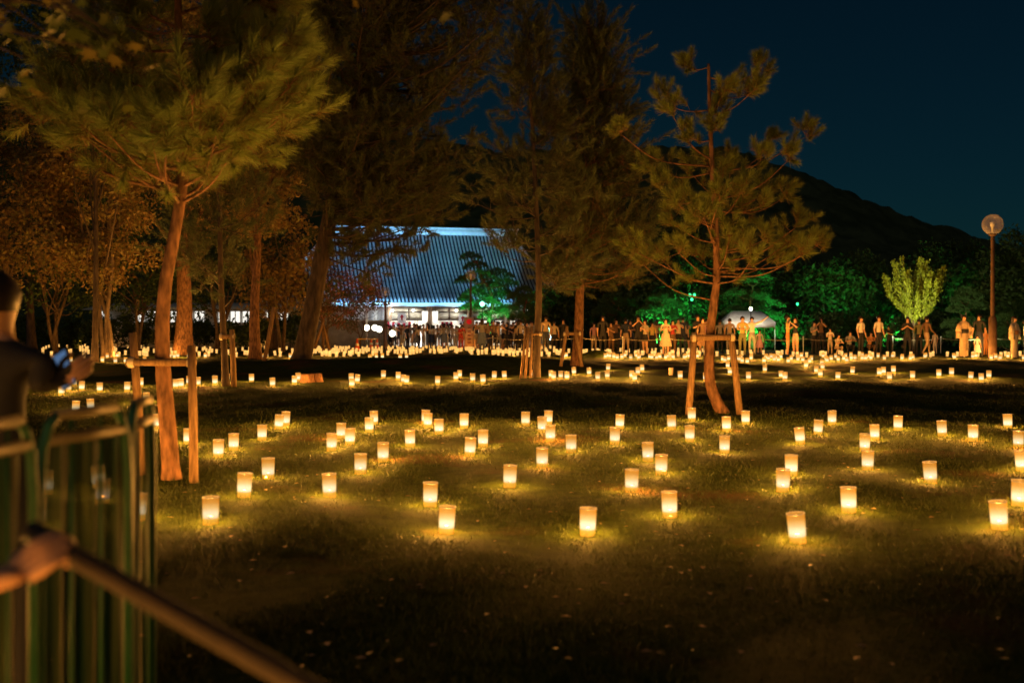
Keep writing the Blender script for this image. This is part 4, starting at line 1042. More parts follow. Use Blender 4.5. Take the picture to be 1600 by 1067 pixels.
gflood(1400, 80, 1420, 415, 96, 2700, 'weak green floodlight in the belt behind the bright young tree')
gflood(1412, 53, 1427, 455, 57, 2340, 'warm white floodlight at the foot of the bright young tree', (1.0, .95, .5), 70)
gflood(1535, 55, 1512, 480, 62, 650, 'soft white floodlight by the globe lamp post', (.75, 1.0, .5), 80)
gflood(1600, 60, 1592, 430, 76, 1350, 'soft white floodlight under the round tree behind the globe lamp', (.8, 1.0, .45), 80)
# the bright green lamp seen among the pruned branches, and a cluster of green lights
def lamp_ball(px, py, Z, r, col, st, label):
    p = at(px, py, Z); g = gz(p.x, p.y); root = empty('green_spot_lamp', (p.x, p.y, g)); h = p.z - g
    MB().sphere((0, 0, h), (r, r * .6, r * 1.15), 12, 8).build('lens', glow('green_lens', col, st), root, True)
    MB().lathe([(r * 1.05, -.02), (r * 1.1, .10), (r * .5, .22)], 12, Matrix.Translation((0, .02, h)) @ Matrix.Rotation(R(-90), 4, 'X')).build('housing', M_black, root, True)
    MB().tube([(0, .1, -.05), (0, .1, h)], .03, 8).build('pole', M_black, root); tag(root, label, 'lamp')
lamp_ball(753.5, 475, 77, .15, (.25, 1.0, .55), 5, 'dazzling green spot lamp on a pole in the pruned pine')
for k, (px, py) in enumerate(((1078, 461), (1085, 461), (1081, 468))):
    lamp_ball(px, py, 80, .10, (.05, 1.0, .3), 2.5, ('small green spot lamp, upper left one of a trio before the tree belt', 'small green spot lamp, upper right one of a trio before the tree belt', 'small green spot lamp, lowest one of a trio before the tree belt')[k])
lamp_ball(1246, 475, 80, .09, (.05, 1.0, .35), 2.0, 'single small green spot lamp behind the embracing couple')

# ------------------------------------------------------------------ globe lamp posts
M_glass = bpy.data.materials.new('globe_glass'); M_glass.use_nodes = True
_n = M_glass.node_tree.nodes; _l = M_glass.node_tree.links; _b = _n['Principled BSDF']; _b.inputs['Base Color'].default_value = (.75, .66, .60, 1); _b.inputs['Roughness'].default_value = .08
_t = _n.new('ShaderNodeBsdfTransparent'); _lw = _n.new('ShaderNodeLayerWeight'); _lw.inputs['Blend'].default_value = .35
_mr = _n.new('ShaderNodeMapRange'); _mr.inputs['To Min'].default_value = .07; _mr.inputs['To Max'].default_value = .42; _l.new(_lw.outputs['Facing'], _mr.inputs['Value'])
_m = _n.new('ShaderNodeMixShader'); _l.new(_mr.outputs['Result'], _m.inputs['Fac']); _l.new(_t.outputs[0], _m.inputs[1]); _l.new(_b.outputs[0], _m.inputs[2]); _l.new(_m.outputs[0], _n['Material Output'].inputs['Surface'])
def lamp_post(px, py, Z, label, r=.38, rp=.075):
    p = at(px, py, Z); g = gz(p.x, p.y); root = empty('lamp_post', (p.x, p.y, g)); h = p.z - g
    MB().lathe([(rp * 1.9, -.05), (rp * 1.9, .02), (rp * 1.75, 1.55), (rp * 1.2, 1.62)], 14).build('base_sleeve', M_iron, root, True)
    MB().lathe([(rp, 1.5), (rp * .85, h - r * .9)], 12).build('pole', M_iron, root, True)
    MB().lathe([(rp, h - r * 1.15), (rp * 2.0, h - r * .98), (rp * 2.0, h - r * .90), (rp, h - r * .86)], 14).build('collar', M_iron, root, True)
    MB().sphere((0, 0, h), r, 26, 18).build('globe', M_glass, root, True)
    MB().lathe([(.03, h - r * .9), (.05, h - r * .3), (.09, h - r * .1), (.10, h + r * .15), (.02, h + r * .3)], 12).build('bulb', M_white, root, True)
    tag(root, label, 'lamp post')
lamp_post(1551, 351, 44, 'tall rusty iron lamp post with clear glass globe beside the kimono walker', .40, .085)
lamp_post(735.5, 430, 74, 'slim lamp post with glass globe against the floodlit pruned pine', .34, .07)
lamp_post(602, 456, 76, 'slim dark lamp post with glass globe before the left roof corner', .32, .07)

# white flag pole by the roof
p = foot(573, 80); root = empty('flag_pole', p); hh = zrel(384, 80, 573)
MB().tube([(0, 0, -.1), (0, 0, hh)], [.06, .04], 8).build('pole', M_white, root)
MB().sphere((0, 0, hh + .05), .08, 10, 6).build('finial', M_ridge, root, True)
MB().add([(.03, 0, 3.9), (.20, .03, 3.9), (.20, .05, 4.6), (.03, 0, 4.6)], None, [(0, 1, 2, 3)]).build('banner', M_red, root)
tag(root, 'tall thin white flag pole in front of the roof left end', 'pole')

# standing banner among the crowd
p = at(733, 525, 70); g = gz(p.x, p.y); root = empty('standing_banner', (p.x, p.y, g))
MB().box((-.30, -.03, .05), (.30, .03, 2.0)).build('cloth', mat('pink_banner', (.55, .36, .30), .8, (.48, .31, .26), 6), root)
MB().lathe([(0, 0), (.16, 0)], 16, Matrix.Translation((0, -.036, 1.72)) @ Matrix.Rotation(R(90), 4, 'X')).build('red_disc', M_arrow, root)
for q in range(5): MB().box((-.10, -.037, .35 + q * .22), (.10, -.033, .50 + q * .22)).build('character', mat('brown_print', (.30, .14, .11), .8, (.28, .13, .1), 20) if q == 0 else bpy.data.materials['brown_print'], root)
for sx in (-.30, .30): MB().tube([(sx, .04, -.05), (sx, .04, 2.05)], .022, 8).build('post', M_iron, root)
tag(root, 'tall pinkish standing banner with red disc at the crowd edge', 'banner')

# cones and yellow bar
for (px, Z, lab) in ((558, 66, 'orange traffic cone at the low end of the yellow bar'), (580, 74, 'orange traffic cone under the balloon lamps'), (589, 75, 'orange traffic cone beside the pair of balloon lamps')):
    root = empty('traffic_cone', foot(px, Z)); MB().lathe([(.19, .03), (.16, .03), (.10, .35), (.045, .70), (0, .70)], 14).build('cone_body', M_cone, root, True)
    MB().box((-.2, -.2, -.02), (.2, .2, .03)).build('base', M_cone, root); MB().lathe([(.120, .28), (.093, .42)], 14).build('reflective_band', M_white, root, True)
    tag(root, lab, 'cone')
p0, p1 = Vector(foot(558, 66)) + Vector((0, 0, .66)), Vector(foot(589, 75)) + Vector((0, 0, .66))
o = MB().tube([p0, p1], .04, 8).build('barrier_bar', mat('yellow_bar', (.55, .38, .06), .6, (.5, .34, .05), 9)); tag(o, 'long yellow bar linking the traffic cones', 'bar')

# ------------------------------------------------------------------ rope barrier
def rope_barrier():
    pts = [(700, 62), (770, 60), (838, 57), (905, 54), (973, 52.5), (1040, 51.5), (1110, 52.5), (1180, 53), (1255, 53), (1325, 55), (1395, 56), (1470, 56), (1545, 56), (1625, 56)]
    root = empty('rope_barrier', foot(*pts[0])); O = Vector(root.location); tops = []
    for px, Z in pts:
        f = Vector(foot(px, Z)); MB().tube([f - O - Vector((0, 0, .1)), f - O + Vector((0, 0, .80))], .022, 8).build('post', M_ridge, root)
        MB().sphere(tuple(f - O + Vector((0, 0, .81))), .035, 8, 6).build('post_cap', M_ridge, root, True); tops.append(f - O + Vector((0, 0, .74)))
    for a, b in zip(tops[:-1], tops[1:]):
        P = [a.lerp(b, t) - Vector((0, 0, .10 * 4 * t * (1 - t))) for t in np.linspace(0, 1, 9)]
        MB().tube(P, .013, 6).build('rope', M_rope, root)
    tag(root, 'rope barrier on thin posts in front of the standing crowd', 'rope barrier')
rope_barrier()

# ------------------------------------------------------------------ people
def hand_nodes(side, wrist, yd, zd, curl=0.5, thumb_in=.4):
    """palm and five fingers: nodes [(pos, r, parent index)], parent -1 is the wrist. yd: finger direction, zd: back of hand"""
    yd = Vector(yd).normalized(); zd = (Vector(zd) - yd * Vector(zd).dot(yd)).normalized(); xd = yd.cross(zd) * side   # towards thumb
    out = []; W = Vector(wrist)
    base = [(.030, .088, (.040, .026, .021)), (.010, .092, (.044, .029, .022)), (-.010, .088, (.041, .027, .021)), (-.028, .080, (.032, .020, .018))]
    for bx, by, segs in base:
        k = W + xd * bx * .75 + yd * .035; out.append((k, .016, -1)); i = len(out) - 1
        k = W + xd * bx + yd * by; out.append((k, .0125, i)); ang = curl * .5
        for q, s in enumerate(segs):
            d = yd * math.cos(ang) - zd * math.sin(ang); k = k + d * s; out.append((k, (.0098, .0088, .0074)[q], len(out) - 1)); ang += curl
    k = W + xd * .030 + yd * .026; out.append((k, .0145, -1))
    d = (xd * .75 + yd * .65 - zd * thumb_in).normalized(); k = k + d * .036; out.append((k, .0115, len(out) - 1))
    d = (xd * (.35 - thumb_in * .5) + yd * .85 - zd * thumb_in).normalized(); k = k + d * .032; out.append((k, .0098, len(out) - 1)); k = k + d * .026; out.append((k, .0080, len(out) - 1))
    return out

def body_mesh(name, J, hands=None, sleeve='short', shorts=False, sub=1):
    """one skinned surface. J: joints. zones -> material slots 0 skin, 1 top, 2 trousers, 3 shoes"""
    N = []; E = []; rad = []; zone = []
    def node(p, r, z, par=None):
        N.append(Vector(p)); rad.append(r); zone.append(z); i = len(N) - 1
        if par is not None: E.append((par, i))
        return i
    pel = node(J['pelvis'], (.145, .105), 2); sp = node(J['waist'], (.125, .095), 1, pel); ch = node(J['chest'], (.145, .105), 1, sp)
    up = node(J['upper'], (.115, .085), 1, ch); nk = node(J['neck'], (.056, .056), 0, up); jw = node(J['jaw'], (.066, .074), 0, nk)
    hd = node(J['head'], (.078, .095), 0, jw); node(J['crown'], (.052, .062), 0, hd)
    fw = Vector(J['face']); node(Vector(J['head']).lerp(Vector(J['jaw']), .42) + fw * .100, (.014, .014), 0, hd)      # nose
    for s in 'LR':
        sh = node(J['sh' + s], (.066, .062), 1, up); el = node(J['el' + s], (.046, .044), 1 if sleeve == 'long' else 0, sh)
        me_ = node(Vector(J['sh' + s]).lerp(Vector(J['el' + s]), .55), (.052, .05), 1); E.remove((sh, el)); E.append((sh, me_)); E.append((me_, el))
        wr = node(J['wr' + s], (.028, .025), 1 if sleeve == 'long' else 0, el)
        if hands and s in hands:
            off = len(N)
            for (p, r, par) in hands[s]: node(p, (r, r), 0, wr if par < 0 else off + par)
        else:
            h = node(Vector(J['wr' + s]) + (Vector(J['wr' + s]) - Vector(J['el' + s])).normalized() * .07, (.036, .022), 0, wr)
            node(N[h] + (N[h] - N[wr]).normalized() * .07, (.024, .014), 0, h)
    for s in 'LR':
        hp = node(J['hip' + s], (.098, .10), 2, pel); kn = node(J['kn' + s], (.064, .066), 0 if shorts else 2, hp); an = node(J['an' + s], (.042, .044), 0 if shorts else 2, kn)
        hl = node(Vector(J['an' + s]) + Vector((0, 0, -.045)), (.040, .042), 3, an); node(J['to' + s], (.040, .028), 3, hl)
    me = bpy.data.meshes.new(name); me.from_pydata(N, E, [])
    o = bpy.data.objects.new(name, me); C.objects.link(o)
    sm = o.modifiers.new('skin', 'SKIN'); sm.use_smooth_shade = True; sm.branch_smoothing = .4
    for i, v in enumerate(me.skin_vertices[0].data): v.radius = rad[i]; v.use_root = (i == 0)
    if sub: ss = o.modifiers.new('sub', 'SUBSURF'); ss.levels = sub; ss.render_levels = sub
    dg = bpy.context.evaluated_depsgraph_get(); dg.update()
    m2 = bpy.data.meshes.new_from_object(o.evaluated_get(dg)); m2.name = name
    bpy.data.objects.remove(o); bpy.data.meshes.remove(me)
    A = np.array([N[a] for a, b in E]); B = np.array([N[b] for a, b in E]); ZA = [zone[a] for a, b in E]; ZB = [zone[b] for a, b in E]
    RR = np.array([max(max(rad[a]), max(rad[b])) for a, b in E]); AB = B - A; LL = (AB ** 2).sum(1) + 1e-9
    for _ in range(4): m2.materials.append(M_skin)
    mi = []
    for pl in m2.polygons:
        c = np.array(pl.center); t = np.clip(((c - A) * AB).sum(1) / LL, 0, 1); d = np.linalg.norm(A + AB * t[:, None] - c, axis=1) - RR * .8
        k = int(np.argmin(d)); za, zb = ZA[k], ZB[k]
        z = za if t[k] < (.55 if (za, zb) != (1, 0) else .75) else zb
        mi.append(z)
    m2.polygons.foreach_set('material_index', mi); m2.polygons.foreach_set('use_smooth', [True] * len(mi)); m2.update()
    return m2

def joints(pose):
    J = dict(pelvis=(0,0,.93), waist=(0,0,1.10), chest=(0,0,1.27), upper=(0,0,1.40), neck=(0,-.005,1.475), jaw=(0,-.02,1.535), head=(0,-.01,1.60), crown=(0,.005,1.655), face=(0,-1,0))
    for s, k in (('L', 1), ('R', -1)):
        J.update({'sh'+s: (k*.175,0,1.395), 'el'+s: (k*.235,.02,1.13), 'wr'+s: (k*.25,-.06,.90), 'hip'+s: (k*.095,0,.86), 'kn'+s: (k*.105,-.01,.49), 'an'+s: (k*.11,.02,.095), 'to'+s: (k*.125,-.16,.035)})
    if pose == 'phone':
        for s, k in (('L', 1), ('R', -1)): J.update({'el'+s: (k*.235,-.07,1.15), 'wr'+s: (k*.07,-.26,1.27)})
    elif pose == 'photo':                                     # phone up at the face
        for s, k in (('L', 1), ('R', -1)): J.update({'el'+s: (k*.25,-.17,1.27), 'wr'+s: (k*.06,-.30,1.46)})
    elif pose == 'folded':
        for s, k in (('L', 1), ('R', -1)): J.update({'el'+s: (k*.25,-.06,1.15), 'wr'+s: (-k*.06,-.20,1.18)})
    elif pose == 'walk':
        J.update({'knL': (.10,-.20,.50), 'anL': (.10,-.22,.10), 'toL': (.11,-.40,.06), 'knR': (-.10,.06,.49), 'anR': (-.10,.30,.14), 'toR': (-.11,.17,.035), 'wrL': (.25,.14,.93), 'elL': (.24,.10,1.14), 'elR': (-.235,-.04,1.14), 'wrR': (-.24,-.22,.98)})
    elif pose == 'point':
        J.update({'elL': (.42,-.03,1.50), 'wrL': (.63,-.06,1.66)})
    elif pose == 'crouch':
        dz = -.50
        for q in ('pelvis', 'waist', 'chest', 'upper', 'neck', 'jaw', 'head', 'crown'):
            p = J[q]; J[q] = (p[0], p[1] - .30 * max(0, p[2] - .93) + .12, p[2] + dz - .06 * max(0, p[2] - .93))
        for s, k in (('L', 1), ('R', -1)):
            J.update({'sh'+s: (k*.175,-.03,.865), 'el'+s: (k*.24,-.20,.66), 'wr'+s: (k*.10,-.38,.70), 'hip'+s: (k*.10,.10,.38), 'kn'+s: (k*.14,-.26,.48), 'an'+s: (k*.13,-.06,.095), 'to'+s: (k*.14,-.24,.035)})
    elif pose == 'bend':                                       # stooping over a camera
        for q in ('chest', 'upper', 'neck', 'jaw', 'head', 'crown'):
            p = J[q]; t = (p[2] - 1.10) / .55; J[q] = (p[0], p[1] - .34 * t, p[2] - .16 * t)
        for s, k in (('L', 1), ('R', -1)): J.update({'sh'+s: (k*.175,-.19,1.30), 'el'+s: (k*.23,-.30,1.06), 'wr'+s: (k*.08,-.46,1.12)})
    return J
POSES = {}
def get_body(pose, sleeve, shorts):
    k = (pose, sleeve, shorts)
    if k not in POSES: POSES[k] = body_mesh('body', joints(pose), None, sleeve, shorts, 1)
    return POSES[k]
def hair_mesh(long):
    m = MB(); V = []; F4 = []; nn, mm = 16, 10
    for i in range(mm + 1):
        ph = math.pi * i / mm * (.62 if not long else .66)
        for k in range(nn):
            t = 2 * math.pi * k / nn; x, y, z = math.sin(ph)*math.cos(t), math.sin(ph)*math.sin(t), math.cos(ph)
            front = max(0, -y); zz = z
            if front > .3: zz = max(z, .28)                                  # fringe
            if long and i > mm * .7 and y > -.2: zz -= (i / mm - .7) * 4.2
            V.append((x * .094, y * .112 + .012, zz * .115))
    for i in range(mm):
        for k in range(nn): F4.append((i*nn+k, (i+1)*nn+k, (i+1)*nn+(k+1) % nn, i*nn+(k+1) % nn))
    return m.add(V, None, F4).me('hair', M_hair, True)
ME_hair = hair_mesh(False); ME_hair_long = hair_mesh(True)
def robe_mesh():
    m = MB(); n = 16; V = []; F4 = []
    rings = [(.06, .19, .115), (.40, .185, .12), (.75, .18, .125), (.98, .175, .125), (1.12, .16, .115), (1.28, .19, .125), (1.39, .19, .105), (1.46, .08, .07)]
    for z, a, b in rings:
        for k in range(n): t = 2*math.pi*k/n; V.append((a*math.cos(t), b*math.sin(t), z))
    for i in range(len(rings)-1):
        for k in range(n): F4.append((i*n+k, i*n+(k+1) % n, (i+1)*n+(k+1) % n, (i+1)*n+k))
    m.add(V, None, F4)
    for s in (-1, 1):
        m.tube([(s*.14, 0, 1.37), (s*.23, .0, 1.22), (s*.27, -.03, 1.05)], [.085, .10, .12], 10); m.box((s*.20 - .035, -.12, .78), (s*.31 - .0 if s > 0 else s*.20 + .035 - .0, .08, 1.06)) if s > 0 else m.box((-.31, -.12, .78), (-.20, .08, 1.06))
    return m.me('robe', None, True)
ME_robe = robe_mesh()
ME_sash = MB().lathe([(.20, .98), (.205, 1.0), (.20, 1.14), (.19, 1.15)], 18, Matrix.Diagonal((1, .72, 1, 1))).me('sash', None, True)
ME_skirt = MB().lathe([(.165, 1.02), (.19, .92), (.25, .60), (.29, .42)], 16, Matrix.Diagonal((1, .8, 1, 1))).me('skirt', None, True)
CM = {}
def cloth(c):
    if c not in CM:
        pal = {'white': (.66, .60, .52), 'cream': (.58, .50, .36), 'yellow': (.55, .38, .12), 'grey': (.26, .25, .24), 'black': (.025, .025, .03), 'navy': (.035, .045, .08), 'tan': (.42, .31, .21), 'brown': (.17, .10, .06), 'red': (.42, .05, .05), 'pink': (.62, .34, .42), 'olive': (.20, .20, .09), 'blue': (.12, .20, .36), 'lightblue': (.42, .52, .62), 'denim': (.12, .16, .24), 'beige': (.48, .40, .30), 'orange': (.50, .22, .08)}[c]
        CM[c] = mat('cloth_' + c, pal, .85, tuple(v * .8 for v in pal), 14)
    return CM[c]
PH_SCREEN = {k: glow('phone_screen_' + k, c, .5) for k, c in (('blue', (.12, .25, .5)), ('teal', (.15, .9, .85)), ('white', (.8, .85, 1.0)))}
def phone(loc, rot, parent, col):
    o = MB().box((-.036, -.004, -.075), (.036, .004, .075)).build('phone', M_black); o.location = loc; o.rotation_euler = rot
    MB().box((-.032, .0045, -.068), (.032, .006, .068)).build('screen', PH_SCREEN[col], o)
    return o
def person(px, Z, rz, pose, top, bottom, label, h=1.66, sleeve='short', shorts=False, hair='short', robe=None, sash=None, skirt=None, group=None, dx=0, ph=None):
    f = foot(px, Z); root = empty('person', (f[0], f[1], f[2] - .01), R(rz)); s = h / 1.70; root.scale = (s, s, s)
    b = obj('body', get_body(pose, 'long' if robe else sleeve, shorts), root)
    for i, m in enumerate((M_skin, cloth(robe or top), cloth(robe or bottom), M_black)):
        b.material_slots[i].link = 'OBJECT'; b.material_slots[i].material = m
    J = joints(pose); hp = Vector(J['head']) + Vector((0, .012, .012))
    obj('hair', ME_hair_long if hair == 'long' else ME_hair, root, hp)
    def part(n, me_, c):
        o = obj(n, me_, root); 
        if not me_.materials: me_.materials.append(None)
        o.material_slots[0].link = 'OBJECT'; o.material_slots[0].material = cloth(c)
    if robe: part('robe', ME_robe, robe); part('sash', ME_sash, sash)
    if skirt: part('skirt', ME_skirt, skirt)
    tag(root, label, 'person', group)
    if ph:
        M = Matrix.Translation((f[0], f[1], f[2])) @ Matrix.Rotation(R(rz), 4, 'Z') @ Matrix.Scale(s, 4)
        q = M @ ((Vector(J['wrL']) + Vector(J['wrR'])) / 2 + Vector((0, -.10, .06)))
        o = phone(q, (R(-15), 0, R(rz)), None, ph); tag(o, 'lit phone held up by the ' + ' '.join(label.split()[:9]), 'phone')
    return root

# the right hand side, one by one: column, distance, turn, pose, clothes
P = person
P(1345, 51, 35, 'stand', 'white', 'black', 'person in white printed T-shirt and dark trousers, left of a matching pair', 1.72)
P(1373, 51, 25, 'stand', 'white', 'black', 'person in white T-shirt and dark trousers, right of a matching pair', 1.74)
P(1160, 50, 10, 'folded', 'yellow', 'olive', 'person with folded arms in yellow shirt behind the stake crossbar', 1.74)
P(1175, 52, -10, 'point', 'white', 'grey', 'person in white long sleeves stretching one arm up to point', 1.70, 'long')
P(1187, 54, 0, 'stand', 'pink', 'pink', 'small child in a pink dress beside the pointing person', 1.10, skirt='pink', hair='long', shorts=True)
P(1140, 54, 170, 'stand', 'tan', 'grey', 'person in tan top seen from behind next to the right stake', 1.66)
P(1125, 55, 160, 'stand', 'grey', 'black', 'person in grey top seen from behind between the two stakes', 1.62)
P(1231, 50.5, 70, 'phone', 'yellow', 'orange', 'person in yellow top embracing a partner with raised phone', 1.76, shorts=True)
P(1243, 50.2, -60, 'photo', 'black', 'beige', 'person in black top and pale shorts with raised phone', 1.68, shorts=True, hair='long', ph='white')
P(1272, 54, 20, 'phone', 'grey', 'black', 'person in grey shirt holding a teal glowing phone low', 1.55, ph='teal')
P(1283, 55, -20, 'photo', 'brown', 'black', 'person in brown top holding a white phone high', 1.74, ph='white')
P(1297, 51.5, 0, 'phone', 'white', 'tan', 'child in white shirt and tan trousers standing alone with hands at chest', 1.20)
P(1309, 51, 20, 'crouch', 'beige', 'tan', 'child in beige crouching beside the white shirted child', 1.35)
P(1328, 52, 0, 'crouch', 'grey', 'black', 'person in grey crouching left of the matching T-shirt pair', 1.60)
P(1360, 53, 10, 'crouch', 'orange', 'brown', 'person in orange crouching behind the matching T-shirt pair', 1.50)
P(1390, 53, -30, 'bend', 'black', 'black', 'person in black stooping with bare arms, right of the T-shirt pair', 1.45, hair='long')
P(1418, 51, -20, 'phone', 'black', 'black', 'person in black vest under the bright young tree', 1.70, hair='long')
P(1436, 51.5, 150, 'stand', 'olive', 'black', 'person in olive sweater seen from behind under the bright young tree', 1.62, 'long')
P(1448, 51, 110, 'walk', 'brown', 'tan', 'person in brown walking with tan trousers under the bright young tree', 1.72, 'long')
P(1461, 53, 200, 'stand', 'white', 'white', 'small child in white right of the walking person in brown', 1.08, hair='long')
P(1506, 47, 15, 'stand', 'tan', 'tan', 'person in pale tan robe with dark sash left of the globe lamp', 1.76, robe='tan', sash='black')
P(1530, 47.5, -40, 'stand', 'black', 'navy', 'person in black shirt between the robed person and the lamp post', 1.76)
P(1527, 46.5, 0, 'stand', 'lightblue', 'lightblue', 'small child in light blue at the lamp post foot', .90, skirt='lightblue', hair='long')
P(1540, 49, 30, 'stand', 'orange', 'orange', 'small child in orange half behind the lamp post', 1.15)
P(1585, 45, 40, 'stand', 'beige', 'beige', 'person in beige kimono with orange sash walking right of the lamp post', 1.66, robe='beige', sash='orange', hair='long')
P(1602, 47, 60, 'stand', 'lightblue', 'navy', 'person in light blue at the lawn edge beyond the kimono walker', 1.50)
# before the conical pine and the bent pine
P(942, 54, 170, 'stand', 'black', 'black', 'tall person in black T-shirt standing with arms lowered by the mound', 1.80)
P(955, 55, -30, 'phone', 'brown', 'brown', 'person in brown with hands raised right of the tall black shirted one', 1.50)
P(978, 55, 180, 'stand', 'navy', 'tan', 'person in navy top and tan trousers seen from behind', 1.66)
P(997, 53, 0, 'photo', 'black', 'black', 'person in black with both hands at the face, taking a photograph', 1.78)
P(1008, 52.5, -50, 'phone', 'beige', 'black', 'person in beige top and dark shorts beside the photographing one', 1.60, shorts=True, hair='long')
P(1019, 53.5, 20, 'stand', 'yellow', 'black', 'person in yellow top and dark skirt left of the pale dress', 1.48, hair='long', skirt='black')
P(1040, 50.5, 0, 'phone', 'cream', 'cream', 'person in a glowing cream dress close to the lanterns', 1.62, skirt='cream', hair='long', shorts=True)
P(1051, 52.5, 15, 'phone', 'red', 'brown', 'person in red top right behind the cream dress', 1.58, hair='long')
P(1060, 53, -15, 'photo', 'cream', 'black', 'person in cream shirt lifting a phone beside the left stake', 1.66, hair='long')
P(1067, 55, 170, 'stand', 'navy', 'navy', 'person in navy seen from behind, left of the left stake', 1.74)
P(1090, 51, 20, 'phone', 'black', 'black', 'person in black striped top behind the stake crossbar', 1.76)
P(1098, 50.5, 0, 'stand', 'brown', 'brown', 'person in patterned brown dress behind the stake crossbar', 1.64, skirt='brown', hair='long')
P(1104, 52, -20, 'photo', 'pink', 'white', 'person in pink top raising a phone near the bent trunk', 1.62, hair='long')
P(853, 56, 185, 'stand', 'tan', 'navy', 'person in tan T-shirt and navy trousers seen from behind by the slim pine', 1.80)
P(866, 58, 170, 'stand', 'beige', 'black', 'person in beige top and dark trousers right of the tan T-shirt', 1.60)
P(880, 58, 0, 'stand', 'black', 'black', 'person in black behind the leaning stakes of the conical pine', 1.70)
P(928, 60, 20, 'stand', 'pink', 'beige', 'person in pink top standing back by the conical pine', 1.55)
P(720, 68, 20, 'bend', 'red', 'red', 'person in bright red stooping in front of the pinkish banner', 1.62)
# dense crowd in front of the hall
cr = random.Random(5); tops = ['grey', 'black', 'white', 'beige', 'navy', 'tan', 'grey', 'black', 'brown', 'cream']; bots = ['black', 'denim', 'grey', 'navy', 'tan', 'black']
poses = [('stand', 'standing'), ('phone', 'holding a phone'), ('photo', 'photographing'), ('folded', 'with folded arms'), ('walk', 'walking')]
row = []
for i in range(30): row.append((605 + i * 4.1 + cr.uniform(-1.5, 1.5), cr.uniform(73, 84), 'before the hall doors'))
for i in range(26): row.append((742 + i * 4.3 + cr.uniform(-1.5, 1.5), cr.uniform(60, 70), 'under the pruned pines'))
for i in range(6): row.append((960 + i * 23 + cr.uniform(-4, 4), cr.uniform(58, 62), 'behind the rope'))
for px, Z, where in row:
    t, b, (po, pt) = cr.choice(tops), cr.choice(bots), cr.choice(poses)
    lg = cr.random() < .45
    P(px, Z, cr.choice([0, 20, -30, 170, 190, 150, 60, -70]), po, t, b, f'person in {t} top and {b} trousers {pt} {where}', cr.uniform(1.52, 1.76), 'long' if cr.random() < .3 else 'short', cr.random() < .15, 'long' if lg else 'short', skirt=b if (lg and cr.random() < .4) else None, group='crowd ' + where)

# ---------------- the two foreground people
def near_person_phone():
    """stands behind the barrier at the frame edge, seen from behind, right arm reaching out with a phone"""
    Z = 4.3; x = (-6 - 800) / F * Z; f = (x, Z, gz(x, Z))
    J = joints('stand')
    for q in J: J[q] = (J[q][0], -J[q][1], J[q][2])                       # turned away
    J['face'] = (0, 1, 0)
    def loc(px, py, z=Z): return Vector(at(px, py, z)) - Vector(f)
    J['shR'] = (.19, 0, 1.37); J['elR'] = loc(58, 604, Z - .05); J['wrR'] = loc(92, 598, Z + .03)
    J['shL'] = (-.19, 0, 1.37); J['elL'] = (-.26, .05, 1.12); J['wrL'] = (-.20, .24, 1.05); J['hipL'] = (-.095, 0, .86); J['hipR'] = (.095, 0, .86)
    for q in ('kn', 'an', 'to'):
        a = J[q + 'L']; J[q + 'L'] = (-abs(a[0]), a[1], a[2]); a = J[q + 'R']; J[q + 'R'] = (abs(a[0]), a[1], a[2])
    hands = {'R': hand_nodes(-1, J['wrR'], (.65, .1, .45), (.3, -1, -.2), .75), 'L': hand_nodes(1, J['wrL'], (.1, .6, -.4), (-1, 0, .2), .5)}
    root = empty('person', f); b = obj('body', body_mesh('body_near', J, hands, 'long', False, 2), root)
    for i, m in enumerate((M_skin, cloth('black'), cloth('black'), M_black)): b.material_slots[i].link = 'OBJECT'; b.material_slots[i].material = m
    h = obj('hair', ME_hair, root, Vector(J['head']) + Vector((0, -.012, .012))); h.rotation_euler = (0, 0, math.pi)
    tag(root, 'person in black behind the barrier reaching out with a phone', 'person')
    q = Vector(at(101, 577, Z + .06)); o = phone(q, (R(8), R(28), R(160)), None, 'blue'); tag(o, 'phone with blue glinting screen held out over the barrier', 'phone')
near_person_phone()

